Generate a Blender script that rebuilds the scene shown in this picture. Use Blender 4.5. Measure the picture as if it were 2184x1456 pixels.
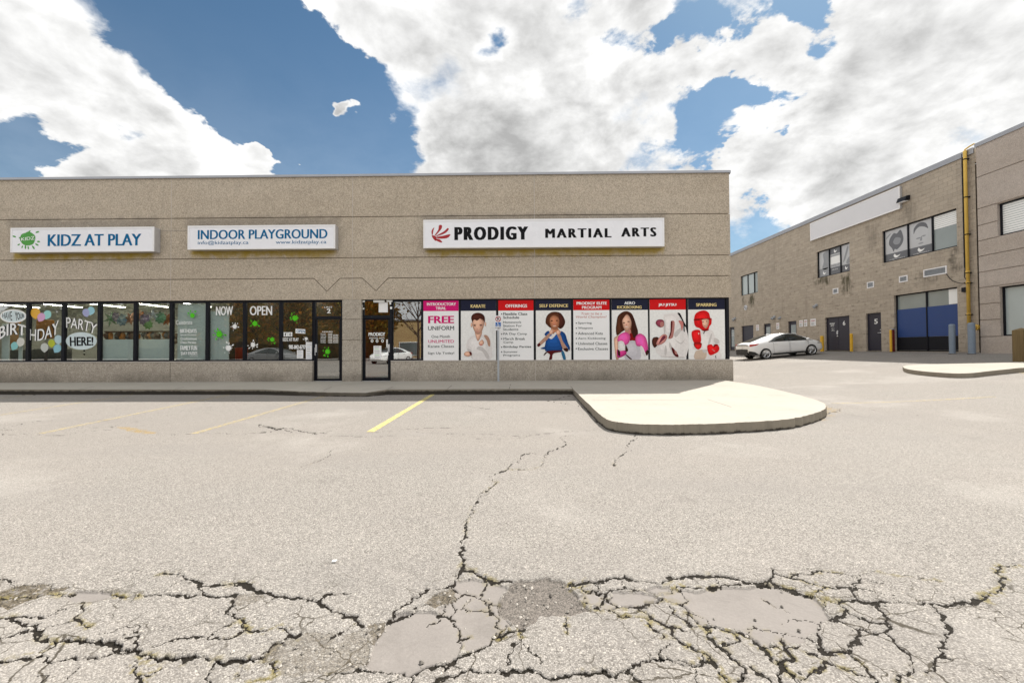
import bpy, bmesh, math, random
import numpy as np
from mathutils import Matrix, Vector
from mathutils.geometry import tessellate_polygon
random.seed(7); rng = np.random.default_rng(11)
R = math.radians
sc = bpy.context.scene
col = sc.collection
for o in list(bpy.data.objects): bpy.data.objects.remove(o)

# ------------------------------------------------------------------ camera
FP, CX, CY = 890.0, 1092.0, 728.0            # focal length and centre in photograph pixels
CAMP = Vector((0, 0, 1.25))
ROT = Matrix.Rotation(R(90 + 1.03), 3, 'X') @ Matrix.Rotation(R(-0.25), 3, 'Z')
cam = bpy.data.objects.new('camera', bpy.data.cameras.new('camera'))
col.objects.link(cam)
cam.data.sensor_width = 36; cam.data.lens = FP / 2184 * 36
cam.data.clip_start = 0.05; cam.data.clip_end = 2000
cam.matrix_world = Matrix.Translation(CAMP) @ ROT.to_4x4()
sc.camera = cam

# ------------------------------------------------------------------ light
SUN = Vector((3.36, 3.95, 6.95)).normalized()
EL = math.asin(SUN.z); AZ = math.atan2(SUN.x, SUN.y)
sl = bpy.data.lights.new('sun', 'SUN'); sl.energy = 3.9; sl.angle = R(0.5); sl.color = (1, .945, .86)
so = bpy.data.objects.new('sun', sl); col.objects.link(so)
so.rotation_euler = SUN.to_track_quat('Z', 'Y').to_euler(); so.location = (20, 20, 40)
sc.view_settings.view_transform = 'Standard'; sc.view_settings.look = 'None'
sc.view_settings.exposure = 1.0; sc.view_settings.gamma = 1
sc.cycles.use_denoising = True
sc.cycles.max_bounces = 5; sc.cycles.transparent_max_bounces = 12
sc.cycles.caustics_reflective = False; sc.cycles.caustics_refractive = False

def nd(t, typ, ins=None, **at):
    n = t.nodes.new(typ)
    for k, v in at.items(): setattr(n, k, v)
    for k, v in (ins or {}).items():
        s = n.inputs[k]
        if isinstance(v, bpy.types.NodeSocket): t.links.new(v, s)
        else: s.default_value = v
    return n
def mth(t, op, a, b=None, c=None, clamp=False):
    n = nd(t, 'ShaderNodeMath', {0: a}, operation=op, use_clamp=clamp)
    for i, v in ((1, b), (2, c)):
        if v is None: continue
        if isinstance(v, bpy.types.NodeSocket): t.links.new(v, n.inputs[i])
        else: n.inputs[i].default_value = v
    return n.outputs[0]
def sstep(t, v, a, b):
    return nd(t, 'ShaderNodeMapRange', {0: v, 1: a, 2: b, 3: 0.0, 4: 1.0}, interpolation_type='SMOOTHSTEP').outputs[0]
def mixc(t, f, a, b, mode='MIX'):
    n = nd(t, 'ShaderNodeMix', {0: f}, data_type='RGBA', blend_type=mode)
    for i, v in ((6, a), (7, b)):
        if isinstance(v, bpy.types.NodeSocket): t.links.new(v, n.inputs[i])
        else: n.inputs[i].default_value = (*v, 1) if len(v) == 3 else v
    return n.outputs[2]
def noise(t, vec, scale, detail=4, rough=.5, dist=0):
    return nd(t, 'ShaderNodeTexNoise', {'Vector': vec, 'Scale': scale, 'Detail': detail, 'Roughness': rough, 'Distortion': dist}).outputs['Fac']

w = bpy.data.worlds.new("World"); sc.world = w; w.use_nodes = True
t = w.node_tree; t.nodes.clear()
sky = nd(t, 'ShaderNodeTexSky', sky_type='NISHITA', sun_disc=False, sun_elevation=EL, sun_rotation=AZ,
         altitude=200, air_density=1.0, dust_density=0.6, ozone_density=2.2)
d = nd(t, 'ShaderNodeTexCoord').outputs['Generated']
sx = nd(t, 'ShaderNodeSeparateXYZ', {0: d})
DX, DY, DZ = sx.outputs
dyc = mth(t, 'MAXIMUM', DY, 0.08)
q = nd(t, 'ShaderNodeCombineXYZ', {0: mth(t, 'DIVIDE', DX, dyc), 1: mth(t, 'DIVIDE', DZ, dyc), 2: 0.0}).outputs[0]
# cloud texture lives on direction (a far layer of cumulus)
cp = nd(t, 'ShaderNodeCombineXYZ', {0: mth(t, 'DIVIDE', DX, mth(t, 'ADD', mth(t, 'ABSOLUTE', DZ), .55)),
                                    1: mth(t, 'DIVIDE', DY, mth(t, 'ADD', mth(t, 'ABSOLUTE', DZ), .55)), 2: DZ}).outputs[0]
wob = nd(t, 'ShaderNodeTexNoise', {'Vector': cp, 'Scale': 5.0, 'Detail': 5.0, 'Roughness': .6}).outputs['Color']
wv = nd(t, 'ShaderNodeVectorMath', {0: wob, 1: (.5, .5, .5)}, operation='SUBTRACT').outputs[0]
qd = nd(t, 'ShaderNodeVectorMath', {0: wv, 1: (.26, .26, 0), 2: q}, operation='MULTIPLY_ADD').outputs[0]
def hole(px, py, rx, ry, ang=0):
    """soft ellipse of clear sky, photograph pixels turned into a direction"""
    mp = nd(t, 'ShaderNodeMapping', {0: qd, 1: ((px - 1089) / 890, (744 - py) / 890, 0), 2: (0, 0, R(ang)), 3: (rx / 890, ry / 890, 1)}, vector_type='TEXTURE')
    return nd(t, 'ShaderNodeTexGradient', {0: mp.outputs[0]}, gradient_type='SPHERICAL').outputs['Fac']
H = [(400, 10, 330, 230, -38, 2.6), (535, 130, 330, 230, -40, 2.8), (700, 265, 220, 200, -50, 2.8), (850, 165, 170, 85, 20, 1.0), (745, 360, 150, 120, 0, 1.5), (742, 222, 34, 34, 30, -2.2), (655, 212, 30, 26, 0, -1.7), (545, 320, 70, 55, 0, -1.6), (742, 222, 30, 30, 30, -2.3), (636, 336, 40, 26, 0, -2.2), (345, 95, 60, 26, -30, -1.2),
     (20, 330, 150, 130, 0, 1.5), (150, 345, 130, 55, 0, 1.0), (1070, 80, 62, 52, 0, 1.35), (1255, 45, 90, 120, 20, 1.0), (1385, 60, 120, 110, 0, 1.15),
     (1515, 25, 110, 110, 30, 1.5), (1690, 5, 130, 70, 0, 1.3), (1750, 105, 90, 90, 40, 1.15), (1600, 215, 150, 100, 20, 1.45),
     (1490, 290, 120, 170, -20, 1.4), (1690, 200, 100, 50, 20, .9), (1620, 500, 260, 140, 10, 1.5), (310, 300, 120, 45, -15, .9)]
acc = None
for h in H:
    v = mth(t, 'MULTIPLY', hole(*h[:5]), h[5])
    acc = v if acc is None else mth(t, 'ADD', acc, v)
front = sstep(t, DY, .05, .3)
acc = mth(t, 'MULTIPLY', acc, front)
n1 = noise(t, cp, 3.4, 14, .60, .2)
so2 = nd(t, 'ShaderNodeVectorMath', {0: cp, 1: (.035, .03, .05)}, operation='ADD').outputs[0]
n2 = noise(t, so2, 3.4, 9, .62, .15)
nbig = noise(t, cp, 1.7, 3, .5)
nf = noise(t, cp, 13.0, 9, .62, .4)
dens = mth(t, 'ADD', mth(t, 'SUBTRACT', mth(t, 'ADD', mth(t, 'MULTIPLY', mth(t, 'SUBTRACT', n1, .5), 3.9), .96), acc), mth(t, 'MULTIPLY', mth(t, 'SUBTRACT', nf, .5), 1.5))
soft = sstep(t, noise(t, cp, 2.6, 3, .5), .42, .66)
alpha = nd(t, 'ShaderNodeMapRange', {0: dens, 1: mth(t, 'MULTIPLY_ADD', soft, -.32, -.06), 2: mth(t, 'MULTIPLY_ADD', soft, .75, .16), 3: 0.0, 4: 1.0}, interpolation_type='SMOOTHSTEP').outputs[0]
n3 = noise(t, cp, 9.0, 8, .55, .3); n4 = noise(t, nd(t, 'ShaderNodeVectorMath', {0: cp, 1: (.018, .016, .025)}, operation='ADD').outputs[0], 9.0, 6, .55, .3)
relief = mth(t, 'ADD', mth(t, 'MULTIPLY', mth(t, 'SUBTRACT', n1, n2), 1.3), mth(t, 'MULTIPLY', mth(t, 'SUBTRACT', n3, n4), .75))
thick = sstep(t, dens, .25, 1.5)
grey = mth(t, 'MULTIPLY', thick, sstep(t, nbig, .36, .66))
val = mth(t, 'ADD', mth(t, 'SUBTRACT', .88, mth(t, 'MULTIPLY', grey, .34)), relief)
val = nd(t, 'ShaderNodeClamp', {0: val, 1: .42, 2: 1.0}).outputs[0]
# unseen clouds behind and overhead get added brightness to fill the shaded shop front
back = mth(t, 'MAXIMUM', sstep(t, DY, .15, -.35), sstep(t, DZ, .70, .92))
val = mth(t, 'MULTIPLY', val, mth(t, 'ADD', 1.0, mth(t, 'MULTIPLY', back, 1.2)))
cc = mixc(t, val, (0, 0, 0), (6.7, 6.69, 6.62))
# clear sky graded towards the deep polarised blue of the picture
skyc = mixc(t, 1.0, sky.outputs[0], (.44, .57, .575), 'MULTIPLY')
alow = mth(t, 'MAXIMUM', alpha, mth(t, 'ADD', mth(t, 'MULTIPLY', sstep(t, DZ, .16, 0.0), .4), mth(t, 'MULTIPLY', sstep(t, DZ, .62, .12), .17)))
final = mixc(t, alow, skyc, cc)
bg = nd(t, 'ShaderNodeBackground', {0: final, 1: .085})
t.links.new(bg.outputs[0], nd(t, 'ShaderNodeOutputWorld').inputs[0])

# ------------------------------------------------------------------ projections
def ray(px, py): return ROT @ Vector(((px - CX) / FP, -(py - CY) / FP, -1))
FO = Vector((0, 14.35, 0)); YAW = R(-0.8)          # shop front: origin and turn
FM = Matrix.Rotation(YAW, 3, 'Z')
FN = FM @ Vector((0, 1, 0))
def F(px, py, off=0.0):
    """point of the shop front plane (its own x, z) under a photograph pixel"""
    dv = ray(px, py); k = ((FO + FN * off - CAMP).dot(FN)) / dv.dot(FN)
    p = FM.transposed() @ (CAMP + dv * k - FO)
    return p.x, p.z
WX = 20.0
def W(px, py, x=WX):
    """point of the warehouse wall plane: (y, z)"""
    dv = ray(px, py); k = (x - CAMP.x) / dv.x
    p = CAMP + dv * k
    return p.y, p.z
def gz(x, y=0):
    return .085 * np.logaddexp(0, (np.asarray(x, float) - 8.0))
def G(px, py, h=0.0):
    """point on the (sloping) ground, h above it"""
    dv = ray(px, py); lo, hi = .2, 200.
    f = lambda k: CAMP.z + dv.z * k - float(gz(CAMP.x + dv.x * k)) - h
    for _ in range(60):
        m = (lo + hi) / 2
        if f(m) > 0: lo = m
        else: hi = m
    p = CAMP + dv * lo
    return Vector((p.x, p.y, p.z))

# ------------------------------------------------------------------ mesh helpers
class MB:
    def __init__(s): s.v = []; s.f = []; s.m = []; s.pc = []; s.txt = False
    def add(s, vs, fs, m=0):
        b = len(s.v); s.v += [tuple(p) for p in vs]
        for f in fs: s.f.append(tuple(b + i for i in f)); s.m.append(m)
        if s.txt: s.pc.append((b, len(s.v), len(s.f) - len(fs), len(s.f)))
        return s
    def box(s, a, b, m=0):
        (x0, y0, z0), (x1, y1, z1) = a, b
        x0, x1 = sorted((x0, x1)); y0, y1 = sorted((y0, y1)); z0, z1 = sorted((z0, z1))
        return s.add([(x0, y0, z0), (x1, y0, z0), (x1, y1, z0), (x0, y1, z0), (x0, y0, z1), (x1, y0, z1), (x1, y1, z1), (x0, y1, z1)],
              [(0, 3, 2, 1), (4, 5, 6, 7), (0, 1, 5, 4), (1, 2, 6, 5), (2, 3, 7, 6), (3, 0, 4, 7)], m)
    def poly(s, pts3, m=0):
        tris = tessellate_polygon([[Vector(p) for p in pts3]])
        n = len(pts3)
        # keep the winding of the outline
        nrm = Vector((0, 0, 0))
        for i in range(n):
            a, b = Vector(pts3[i]), Vector(pts3[(i + 1) % n]); nrm += a.cross(b)
        fs = []
        for tr in tris:
            a, b, c = (Vector(pts3[i]) for i in tr)
            fs.append(tuple(tr) if (b - a).cross(c - a).dot(nrm) >= 0 else tuple(reversed(tr)))
        return s.add(pts3, fs, m)
    def prism(s, pts, d, m=0):
        """pts 3D outline swept by vector d, closed"""
        d = Vector(d); a = [Vector(p) for p in pts]; b = [p + d for p in a]; n = len(a)
        s.poly(a, m); s.poly(list(reversed(b)), m)
        s.add(a + b, [(i, n + i, n + (i + 1) % n, (i + 1) % n) for i in range(n)], m)
        return s
    def tube(s, pts, r, n=10, m=0, cap=True):
        pts = [Vector(p) for p in pts]; rs = r if isinstance(r, (list, tuple)) else [r] * len(pts)
        vs = []; fs = []
        for i, p in enumerate(pts):
            dr = (pts[min(i + 1, len(pts) - 1)] - pts[max(i - 1, 0)]).normalized()
            up = Vector((0, 0, 1)) if abs(dr.z) < .9 else Vector((1, 0, 0))
            a = dr.cross(up).normalized(); b = dr.cross(a)
            for k in range(n):
                an = 2 * math.pi * k / n
                vs.append(p + (a * math.cos(an) + b * math.sin(an)) * rs[i])
        for i in range(len(pts) - 1):
            for k in range(n):
                fs.append((i * n + k, i * n + (k + 1) % n, (i + 1) * n + (k + 1) % n, (i + 1) * n + k))
        if cap: fs += [tuple(reversed(range(n))), tuple(range((len(pts) - 1) * n, len(pts) * n))]
        return s.add(vs, fs, m)
    def lathe(s, c, axis, prof, n=20, m=0):
        """profile of (along axis, radius) about axis through c"""
        c = Vector(c); ax = Vector(axis).normalized()
        up = Vector((0, 0, 1)) if abs(ax.z) < .9 else Vector((1, 0, 0))
        a = ax.cross(up).normalized(); b = ax.cross(a); vs = []; fs = []
        for h, r in prof:
            for k in range(n):
                an = 2 * math.pi * k / n
                vs.append(c + ax * h + (a * math.cos(an) + b * math.sin(an)) * max(r, 1e-4))
        for i in range(len(prof) - 1):
            for k in range(n):
                fs.append((i * n + k, i * n + (k + 1) % n, (i + 1) * n + (k + 1) % n, (i + 1) * n + k))
        return s.add(vs, fs, m)
    def pieces(s, mats, parent, shift=(0, 0, 0), shape='sticker_shape'):
        """every line of lettering its own part, all other shapes one part"""
        used = set()
        for v0, v1, f0, f1 in s.pc:
            q_ = MB(); q_.v = s.v[v0:v1]; q_.f = [tuple(i - v0 for i in f) for f in s.f[f0:f1]]; q_.m = s.m[f0:f1]; used |= set(range(f0, f1)); q_.build('lettering', mats, parent, shift)
        rest = [i for i in range(len(s.f)) if i not in used]
        if rest:
            q_ = MB()
            for i in rest: q_.add([s.v[j] for j in s.f[i]], [tuple(range(len(s.f[i])))], s.m[i])
            q_.build(shape, mats, parent, shift)
    def build(s, name, mats, parent=None, shift=(0, 0, 0), smooth=False, bevel=0):
        me = bpy.data.meshes.new(name)
        sv = Vector(shift)
        me.from_pydata([Vector(p) - sv for p in s.v], [], s.f)
        for mm in (mats if isinstance(mats, (list, tuple)) else [mats]): me.materials.append(mm)
        me.polygons.foreach_set('material_index', s.m)
        if smooth: me.polygons.foreach_set('use_smooth', [True] * len(me.polygons))
        me.update()
        o = bpy.data.objects.new(name, me); col.objects.link(o)
        if parent is not None: o.parent = parent
        if bevel:
            bv = o.modifiers.new('bevel', 'BEVEL'); bv.width = bevel; bv.segments = 2; bv.limit_method = 'ANGLE'
        return o
def tag(o, label=None, cat=None, group=None, kind=None):
    if label: o['label'] = label
    if cat: o['category'] = cat
    if group: o['group'] = group
    if kind: o['kind'] = kind
    return o
def thing(name, label, cat, loc=(0, 0, 0), rz=0, group=None):
    o = bpy.data.objects.new(name, None); col.objects.link(o)
    o.location = loc; o.rotation_euler = (0, 0, rz); o.empty_display_size = .2
    return tag(o, label, cat, group)
def fthing(name, label, cat, b, group=None):
    """thing on the shop front; b is its base in shop-front coordinates (also the shift of its meshes)"""
    return thing(name, label, cat, FO + FM @ Vector(b), YAW, group)
def copy_tree(o, parent=None):
    c = o.copy(); col.objects.link(c)
    if parent is not None: c.parent = parent
    for ch in list(o.children): copy_tree(ch, c)
    return c

_tc = {}
def textgeo(body, bold=0.0, space=1.0, italic=0.0):
    k = (body, bold, space, italic)
    if k not in _tc:
        c = bpy.data.curves.new('lettering', 'FONT'); c.body = body; c.offset = bold; c.space_character = space; c.shear = italic
        c.resolution_u = 3
        o = bpy.data.objects.new('lettering', c); col.objects.link(o)
        dg = bpy.context.evaluated_depsgraph_get()
        me = bpy.data.meshes.new_from_object(o.evaluated_get(dg))
        V = np.array([v.co[:2] for v in me.vertices]); Fc = [tuple(p.vertices) for p in me.polygons]
        bpy.data.objects.remove(o); bpy.data.curves.remove(c); bpy.data.meshes.remove(me)
        V = (V - V.min(0)) / (V.max(0) - V.min(0))
        _tc[k] = (V, Fc)
    return _tc[k]
off_for = lambda b: 0.0 if set(b) & set('MNWVmnwvAK') else .010
def put_text(mb, body, mp, x0, x1, z0, z1, m=0, bold=.012, space=1.0, italic=0.0, warp=None):
    V, Fc = textgeo(body, min(bold, off_for(body)), space, italic)
    o_ = Vector(mp(x0, z0)); nrm = (Vector(mp(x1, z0)) - o_).cross(Vector(mp(x0, z1)) - o_).normalized()
    text_add(mb, V, Fc, lambda u, v: Vector(mp(x0 + u * (x1 - x0), z0 + v * (z1 - z0))), nrm, m, bold, (z1 - z0) / max(abs(x1 - x0), 1e-6))
def text_add(mb, V, Fc, fn, nrm, m, bold, asp):
    """heavier weights are the same letters laid side by side, a hair apart in depth"""
    ex = max(0, bold - .004) * 1.1 * asp; P = []; FF = []
    sh = [0] if ex <= 0 else [-ex, ex] if ex < .02 * asp else [-ex, 0, ex]
    for j, dx in enumerate(sh):
        b = len(P); P += [fn(u * (1 - 2 * ex) + ex + dx, v) + nrm * (.0004 * j) for u, v in V]; FF += [tuple(i + b for i in f) for f in Fc]
    mb.txt = True; mb.add(P, FF, m); mb.txt = False
def smooth_pts(pts, n=4, closed=True):
    out = []; L = len(pts)
    for i in range(L if closed else L - 1):
        p0, p1, p2, p3 = (pts[(i + k) % L] if closed else pts[min(max(i + k, 0), L - 1)] for k in (-1, 0, 1, 2))
        for j in range(n):
            s = j / n
            out.append(tuple(.5 * (2 * b + (c - a) * s + (2 * a - 5 * b + 4 * c - d) * s * s + (3 * b - a - 3 * c + d) * s ** 3)
                             for a, b, c, d in zip(p0, p1, p2, p3)))
    return out

# ------------------------------------------------------------------ materials
def newmat(name):
    m = bpy.data.materials.new(name); m.use_nodes = True; t = m.node_tree; t.nodes.clear()
    out = nd(t, 'ShaderNodeOutputMaterial')
    return m, t, out
def pbr(t, out, colr, rough=.7, metal=0, bump=None, bstr=.3, bdist=.01, spec=.4, coat=0):
    b = nd(t, 'ShaderNodeBsdfPrincipled', {'Roughness': rough, 'Metallic': metal, 'Specular IOR Level': spec, 'Coat Weight': coat})
    if isinstance(colr, bpy.types.NodeSocket): t.links.new(colr, b.inputs['Base Color'])
    else: b.inputs['Base Color'].default_value = (*colr, 1)
    if bump is not None:
        bp = nd(t, 'ShaderNodeBump', {'Height': bump, 'Strength': bstr, 'Distance': bdist})
        t.links.new(bp.outputs[0], b.inputs['Normal'])
    t.links.new(b.outputs[0], out.inputs[0])
    return b
def ocoord(t): return nd(t, 'ShaderNodeTexCoord').outputs['Object']
def plain(name, c, rough=.5, metal=0, var=.06, scale=6, spec=.4, coat=0):
    """a paint or plastic with slight mottling"""
    m, t, out = newmat(name)
    n = noise(t, ocoord(t), scale, 5, .6)
    cc = mixc(t, n, tuple(max(0, x * (1 - var * 2)) for x in c), tuple(min(1, x * (1 + var * 2)) for x in c))
    rr = mth(t, 'ADD', rough - .05, mth(t, 'MULTIPLY', n, .1))
    pbr(t, out, cc, rr, metal, spec=spec, coat=coat)
    return m
def boxmask(t, a, b, c, box, soft):
    """soft box on two coordinates, with noise c wobbling its edge"""
    u0, u1, v0, v1 = box
    ua = mth(t, 'ADD', a, c); vb = mth(t, 'ADD', b, c)
    r = mth(t, 'MULTIPLY', sstep(t, ua, u0 - soft, u0 + soft), sstep(t, ua, u1 + soft, u1 - soft))
    r2 = mth(t, 'MULTIPLY', sstep(t, vb, v0 - soft, v0 + soft), sstep(t, vb, v1 + soft, v1 - soft))
    return mth(t, 'MULTIPLY', r, r2)
def aggregate(name, base, stains_or_glow=(), dark=.38, spec_scale=17, tint=(.36, .29, .12), grime=None):
    """exposed-aggregate precast: pebbly, pitted, rain-streaked. stains_or_glow: boxes (x0,x1,z0,z1,strength,colour) in object x,z"""
    m, t, out = newmat(name); co = ocoord(t)
    s = nd(t, 'ShaderNodeSeparateXYZ', {0: co}); X, Y, Z = s.outputs
    big = noise(t, co, .55, 5, .6); mid = noise(t, co, 3.5, 5, .65); fine = noise(t, co, 42, 3, .7)
    c = mixc(t, big, tuple(x * .86 for x in base), tuple(x * 1.12 for x in base))
    c = mixc(t, sstep(t, mid, .3, .75), c, tuple(x * .88 for x in base), 'MIX')
    c = mixc(t, .36, c, mixc(t, fine, (.5, .5, .5), (1.45, 1.45, 1.43)), 'MULTIPLY')
    pan = noise(t, nd(t, 'ShaderNodeMapping', {0: co, 3: (.16, .16, .75)}).outputs[0], 1.0, 2, .5)
    c = mixc(t, sstep(t, pan, .35, .65), c, mixc(t, 1.0, c, (.90, .885, .86), 'MULTIPLY'))
    vo = nd(t, 'ShaderNodeTexVoronoi', {'Vector': co, 'Scale': spec_scale, 'Randomness': 1.0})
    vr = nd(t, 'ShaderNodeSeparateXYZ', {0: vo.outputs['Color']}).outputs[0]
    pit = mth(t, 'MULTIPLY', sstep(t, vo.outputs['Distance'], .30, .16), sstep(t, vr, .45, .75))
    c = mixc(t, mth(t, 'MULTIPLY', pit, .75), c, (base[0] * dark, base[1] * dark * .96, base[2] * dark * .9))
    vo2 = nd(t, 'ShaderNodeTexVoronoi', {'Vector': co, 'Scale': spec_scale * 2.4, 'Randomness': 1.0})
    vr2 = nd(t, 'ShaderNodeSeparateXYZ', {0: vo2.outputs['Color']}).outputs[1]
    c = mixc(t, mth(t, 'MULTIPLY', sstep(t, vr2, .62, .9), .35), c, tuple(min(.9, x * 1.5) for x in base))
    c = mixc(t, mth(t, 'MULTIPLY', sstep(t, vr2, .35, .1), .35), c, tuple(x * .45 for x in base))
    # vertical rain streaks
    sv = nd(t, 'ShaderNodeMapping', {0: co, 3: (2.6, 2.6, .16)}).outputs[0]
    st = sstep(t, noise(t, sv, 1.6, 6, .62), .54, .76)
    c = mixc(t, mth(t, 'MULTIPLY', st, .28), c, tuple(x * .6 for x in base))
    wob = mth(t, 'MULTIPLY', mth(t, 'SUBTRACT', noise(t, co, 3, 4, .6), .5), .5)
    for x0, x1, z0, z1, k, sc_ in stains_or_glow:
        mk = boxmask(t, X, Z, wob, (x0, x1, z0, z1), .13)
        mk = mth(t, 'MULTIPLY', mk, mth(t, 'MULTIPLY', k, mth(t, 'ADD', .5, mid)))
        c = mixc(t, mk, c, sc_)
    if grime:
        z0, z1, gc = grime
        gm = mth(t, 'MULTIPLY', sstep(t, mth(t, 'ADD', Z, mth(t, 'MULTIPLY', wob, .8)), z1, z0), mth(t, 'ADD', .15, mth(t, 'MULTIPLY', sstep(t, big, .35, .6), .5)))
        c = mixc(t, gm, c, gc)
    hgt = mth(t, 'SUBTRACT', mth(t, 'ADD', mth(t, 'MULTIPLY', fine, .5), mth(t, 'MULTIPLY', vr2, .4)), pit)
    pbr(t, out, c, .88, 0, hgt, .5, .012, .25)
    return m
def glass(name, refl=.3, tint=(.95, .985, .97)):
    m, t, out = newmat(name)
    co = ocoord(t)
    bp = nd(t, 'ShaderNodeBump', {'Height': noise(t, co, .9, 2, .4), 'Strength': .012, 'Distance': .05})
    fr = nd(t, 'ShaderNodeFresnel', {'IOR': 1.5, 'Normal': bp.outputs[0]}).outputs[0]
    bkf = nd(t, 'ShaderNodeNewGeometry').outputs['Backfacing']
    fac = mth(t, 'MULTIPLY', mth(t, 'ADD', mth(t, 'MULTIPLY', fr, 1.4), refl - .02, clamp=True), mth(t, 'SUBTRACT', 1.0, bkf))
    tr = nd(t, 'ShaderNodeBsdfTransparent', {0: (*tint, 1)}); gl = nd(t, 'ShaderNodeBsdfGlossy', {0: (.95, .97, .97, 1), 1: 0.0, 'Normal': bp.outputs[0]})
    mx = nd(t, 'ShaderNodeMixShader', {0: fac, 1: tr.outputs[0], 2: gl.outputs[0]})
    t.links.new(mx.outputs[0], out.inputs[0])
    return m
def emit(name, c, k):
    m, t, out = newmat(name); e = nd(t, 'ShaderNodeEmission', {0: (*c, 1), 1: k}); t.links.new(e.outputs[0], out.inputs[0]); return m

M = {}
M['black'] = plain('black_frame', (.009, .010, .015), .4, 0, .1, spec=.15)
M['navy'] = plain('navy_paint', (.022, .02, .035), .45, 0, .12, 3)
M['white'] = plain('white_paint', (.80, .80, .82), .4, 0, .03, 3)
M['face'] = plain('sign_face', (.80, .81, .86), .28, 0, .015, 1.5)
M['alu'] = plain('brushed_aluminium', (.62, .63, .66), .38, .55, .06, 8)
M['flash'] = plain('coping_metal', (.36, .37, .40), .45, .5, .08, 1.2)
M['galv'] = plain('galvanised_steel', (.40, .43, .47), .5, .5, .1, 14)
M['yellow'] = plain('yellow_paint', (.72, .42, .03), .5, 0, .12, 9)
M['paleyel'] = plain('gas_pipe_paint', (.70, .47, .10), .5, 0, .09, 5)
M['bluegrey'] = plain('blue_grey_paint', (.20, .25, .32), .5, 0, .08, 6)
M['caulk'] = plain('joint_caulk', (.48, .44, .40), .8, 0, .1, 20)
M['glass'] = glass('shop_glass', .30)
M['letwhite'] = plain('white_vinyl', (.84, .85, .85), .5, 0, .02, spec=.08)
M['letblack'] = plain('black_vinyl', (.008, .008, .010), .45, 0, .1, spec=.08)
M['letblue'] = plain('blue_vinyl', (.003, .125, .29), .45, 0, .05, spec=.08)
M['green'] = plain('green_vinyl', (.09, .55, .02), .5, 0, .08, 12, spec=.08)
M['darkgreen'] = plain('emblem_green', (.06, .30, .04), .5, 0, .15, 20)
M['red'] = plain('red_print', (.60, .010, .012), .5, 0, .05, spec=.08)
M['magenta'] = plain('magenta_print', (.62, .012, .17), .5, 0, .04, spec=.08)
M['navyp'] = plain('navy_print', (.016, .018, .040), .45, 0, .1, spec=.08)
M['paper'] = plain('poster_paper', (.84, .84, .85), .5, 0, .012, 2, spec=.08)
M['gold'] = plain('gold_print', (.78, .62, .28), .5, 0, .1, 30, spec=.08)
M['ink'] = plain('grey_ink', (.05, .07, .07), .5, 0, .1, spec=.08)
M['rust'] = plain('brick_red_paint', (.16, .02, .015), .5, 0, .15, 4)
# ------------------------------------------------------------------ asphalt: one sheet with real cracks
ZA, ZB, ZC, ZD, ZE = (0, 1180, .2564), (500, 1180, .2839), (1060, 1180, .2656), (1600, 1180, .2674), (900, 920, .2335)
ZG, ZH, ZP = (500, 800, .3663), (0, 800, .3205), (0, 0, 1)
CR = []
def cr(z, wd, *pls):
    for pl in pls:
        v = [float(a) for a in pl.replace(',', ' ').split()]
        CR.append((wd, [(z[0] + z[2] * v[i], z[1] + z[2] * v[i + 1]) for i in range(0, len(v), 2)]))
cr(ZA, 2.6, '0,540 110,540 230,530 360,540', '320,650 330,700 390,730 450,750', '450,750 420,800 370,860 320,860 200,875 100,890 0,910',
   '380,870 430,900 520,890 640,885 740,885 840,865 900,840 1010,820 1080,795', '930,340 1010,345 1150,340 1230,350 1400,345 1530,350 1640,350 1700,355 1800,360 1960,350',
   '340,580 290,600 275,640 320,660')
cr(ZA, 4.2, '390,730 450,750 530,735 640,720 720,735 830,725 900,750 960,755 1060,790 1130,800 1180,840 1240,850 1330,860 1430,865 1550,870 1650,855 1730,860 1780,885 1900,885 2000,885 2100,880 2184,850')
cr(ZA, 1.9, '0,700 90,690 160,660 280,650', '110,545 110,580 150,600 270,600 340,580', '1290,175 1420,165 1480,185 1530,205 1560,225 1640,240 1700,270 1800,270 1900,260 2040,265 2110,300 2184,310',
   '0,360 150,360 260,350 400,345 520,350 590,340', '700,385 690,440 690,480 640,510 620,540 670,580 740,610', '1960,350 1950,390 1910,440 1890,490 1940,520 1970,540 2020,570 2040,620 2080,630 2184,630',
   '1970,540 1870,590 1800,620 1770,650 1720,680 1600,680 1480,690 1400,715 1290,750', '1720,680 1830,690 1930,680 2010,640', '1050,690 1130,710 1140,750 1110,790',
   '1180,850 1150,920 1120,970 1160,1010 1200,1100', '1760,890 1740,960 1710,1020 1800,1100')
cr(ZA, 1.2, '360,540 460,490 560,460', '320,650 370,620 480,595 600,560 650,530', '1655,240 1650,300 1680,345', '620,550 520,590 440,600', '1160,1010 1240,1000 1330,935', '640,960 590,1010 540,1100')
cr(ZA, .8, '1530,230 1440,270 1390,300 1350,345', '840,665 940,660 1050,600 1150,610 1150,650 1080,670', '0,215 100,245 110,290', '330,1020 335,1090', '2050,960 1960,1010 1900,1090')
cr(ZB, 3.0, '0,240 80,240 150,275 230,285 300,320 430,315 550,325 620,350 710,395 800,430 900,460 940,500 980,530', '1150,490 1230,460 1310,430 1380,385 1440,360',
   '1715,120 1800,135 1870,165 1930,190 2000,205 2080,205', '2150,560 2000,610 1880,690 1720,740 1640,800 1500,840 1330,890', '1720,-20 1715,60 1715,120')
cr(ZB, 2.4, '700,900 850,875 960,860 1060,850 1150,860 1260,885 1320,890', '1500,960 1600,910 1700,870 1820,865 1930,860 2000,870 2184,870', '0,800 160,800 200,750 270,700 350,640 400,610 480,605',
   '1715,120 1680,180 1640,230 1560,250 1470,255 1400,290 1320,340 1220,400 1200,450')
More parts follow.
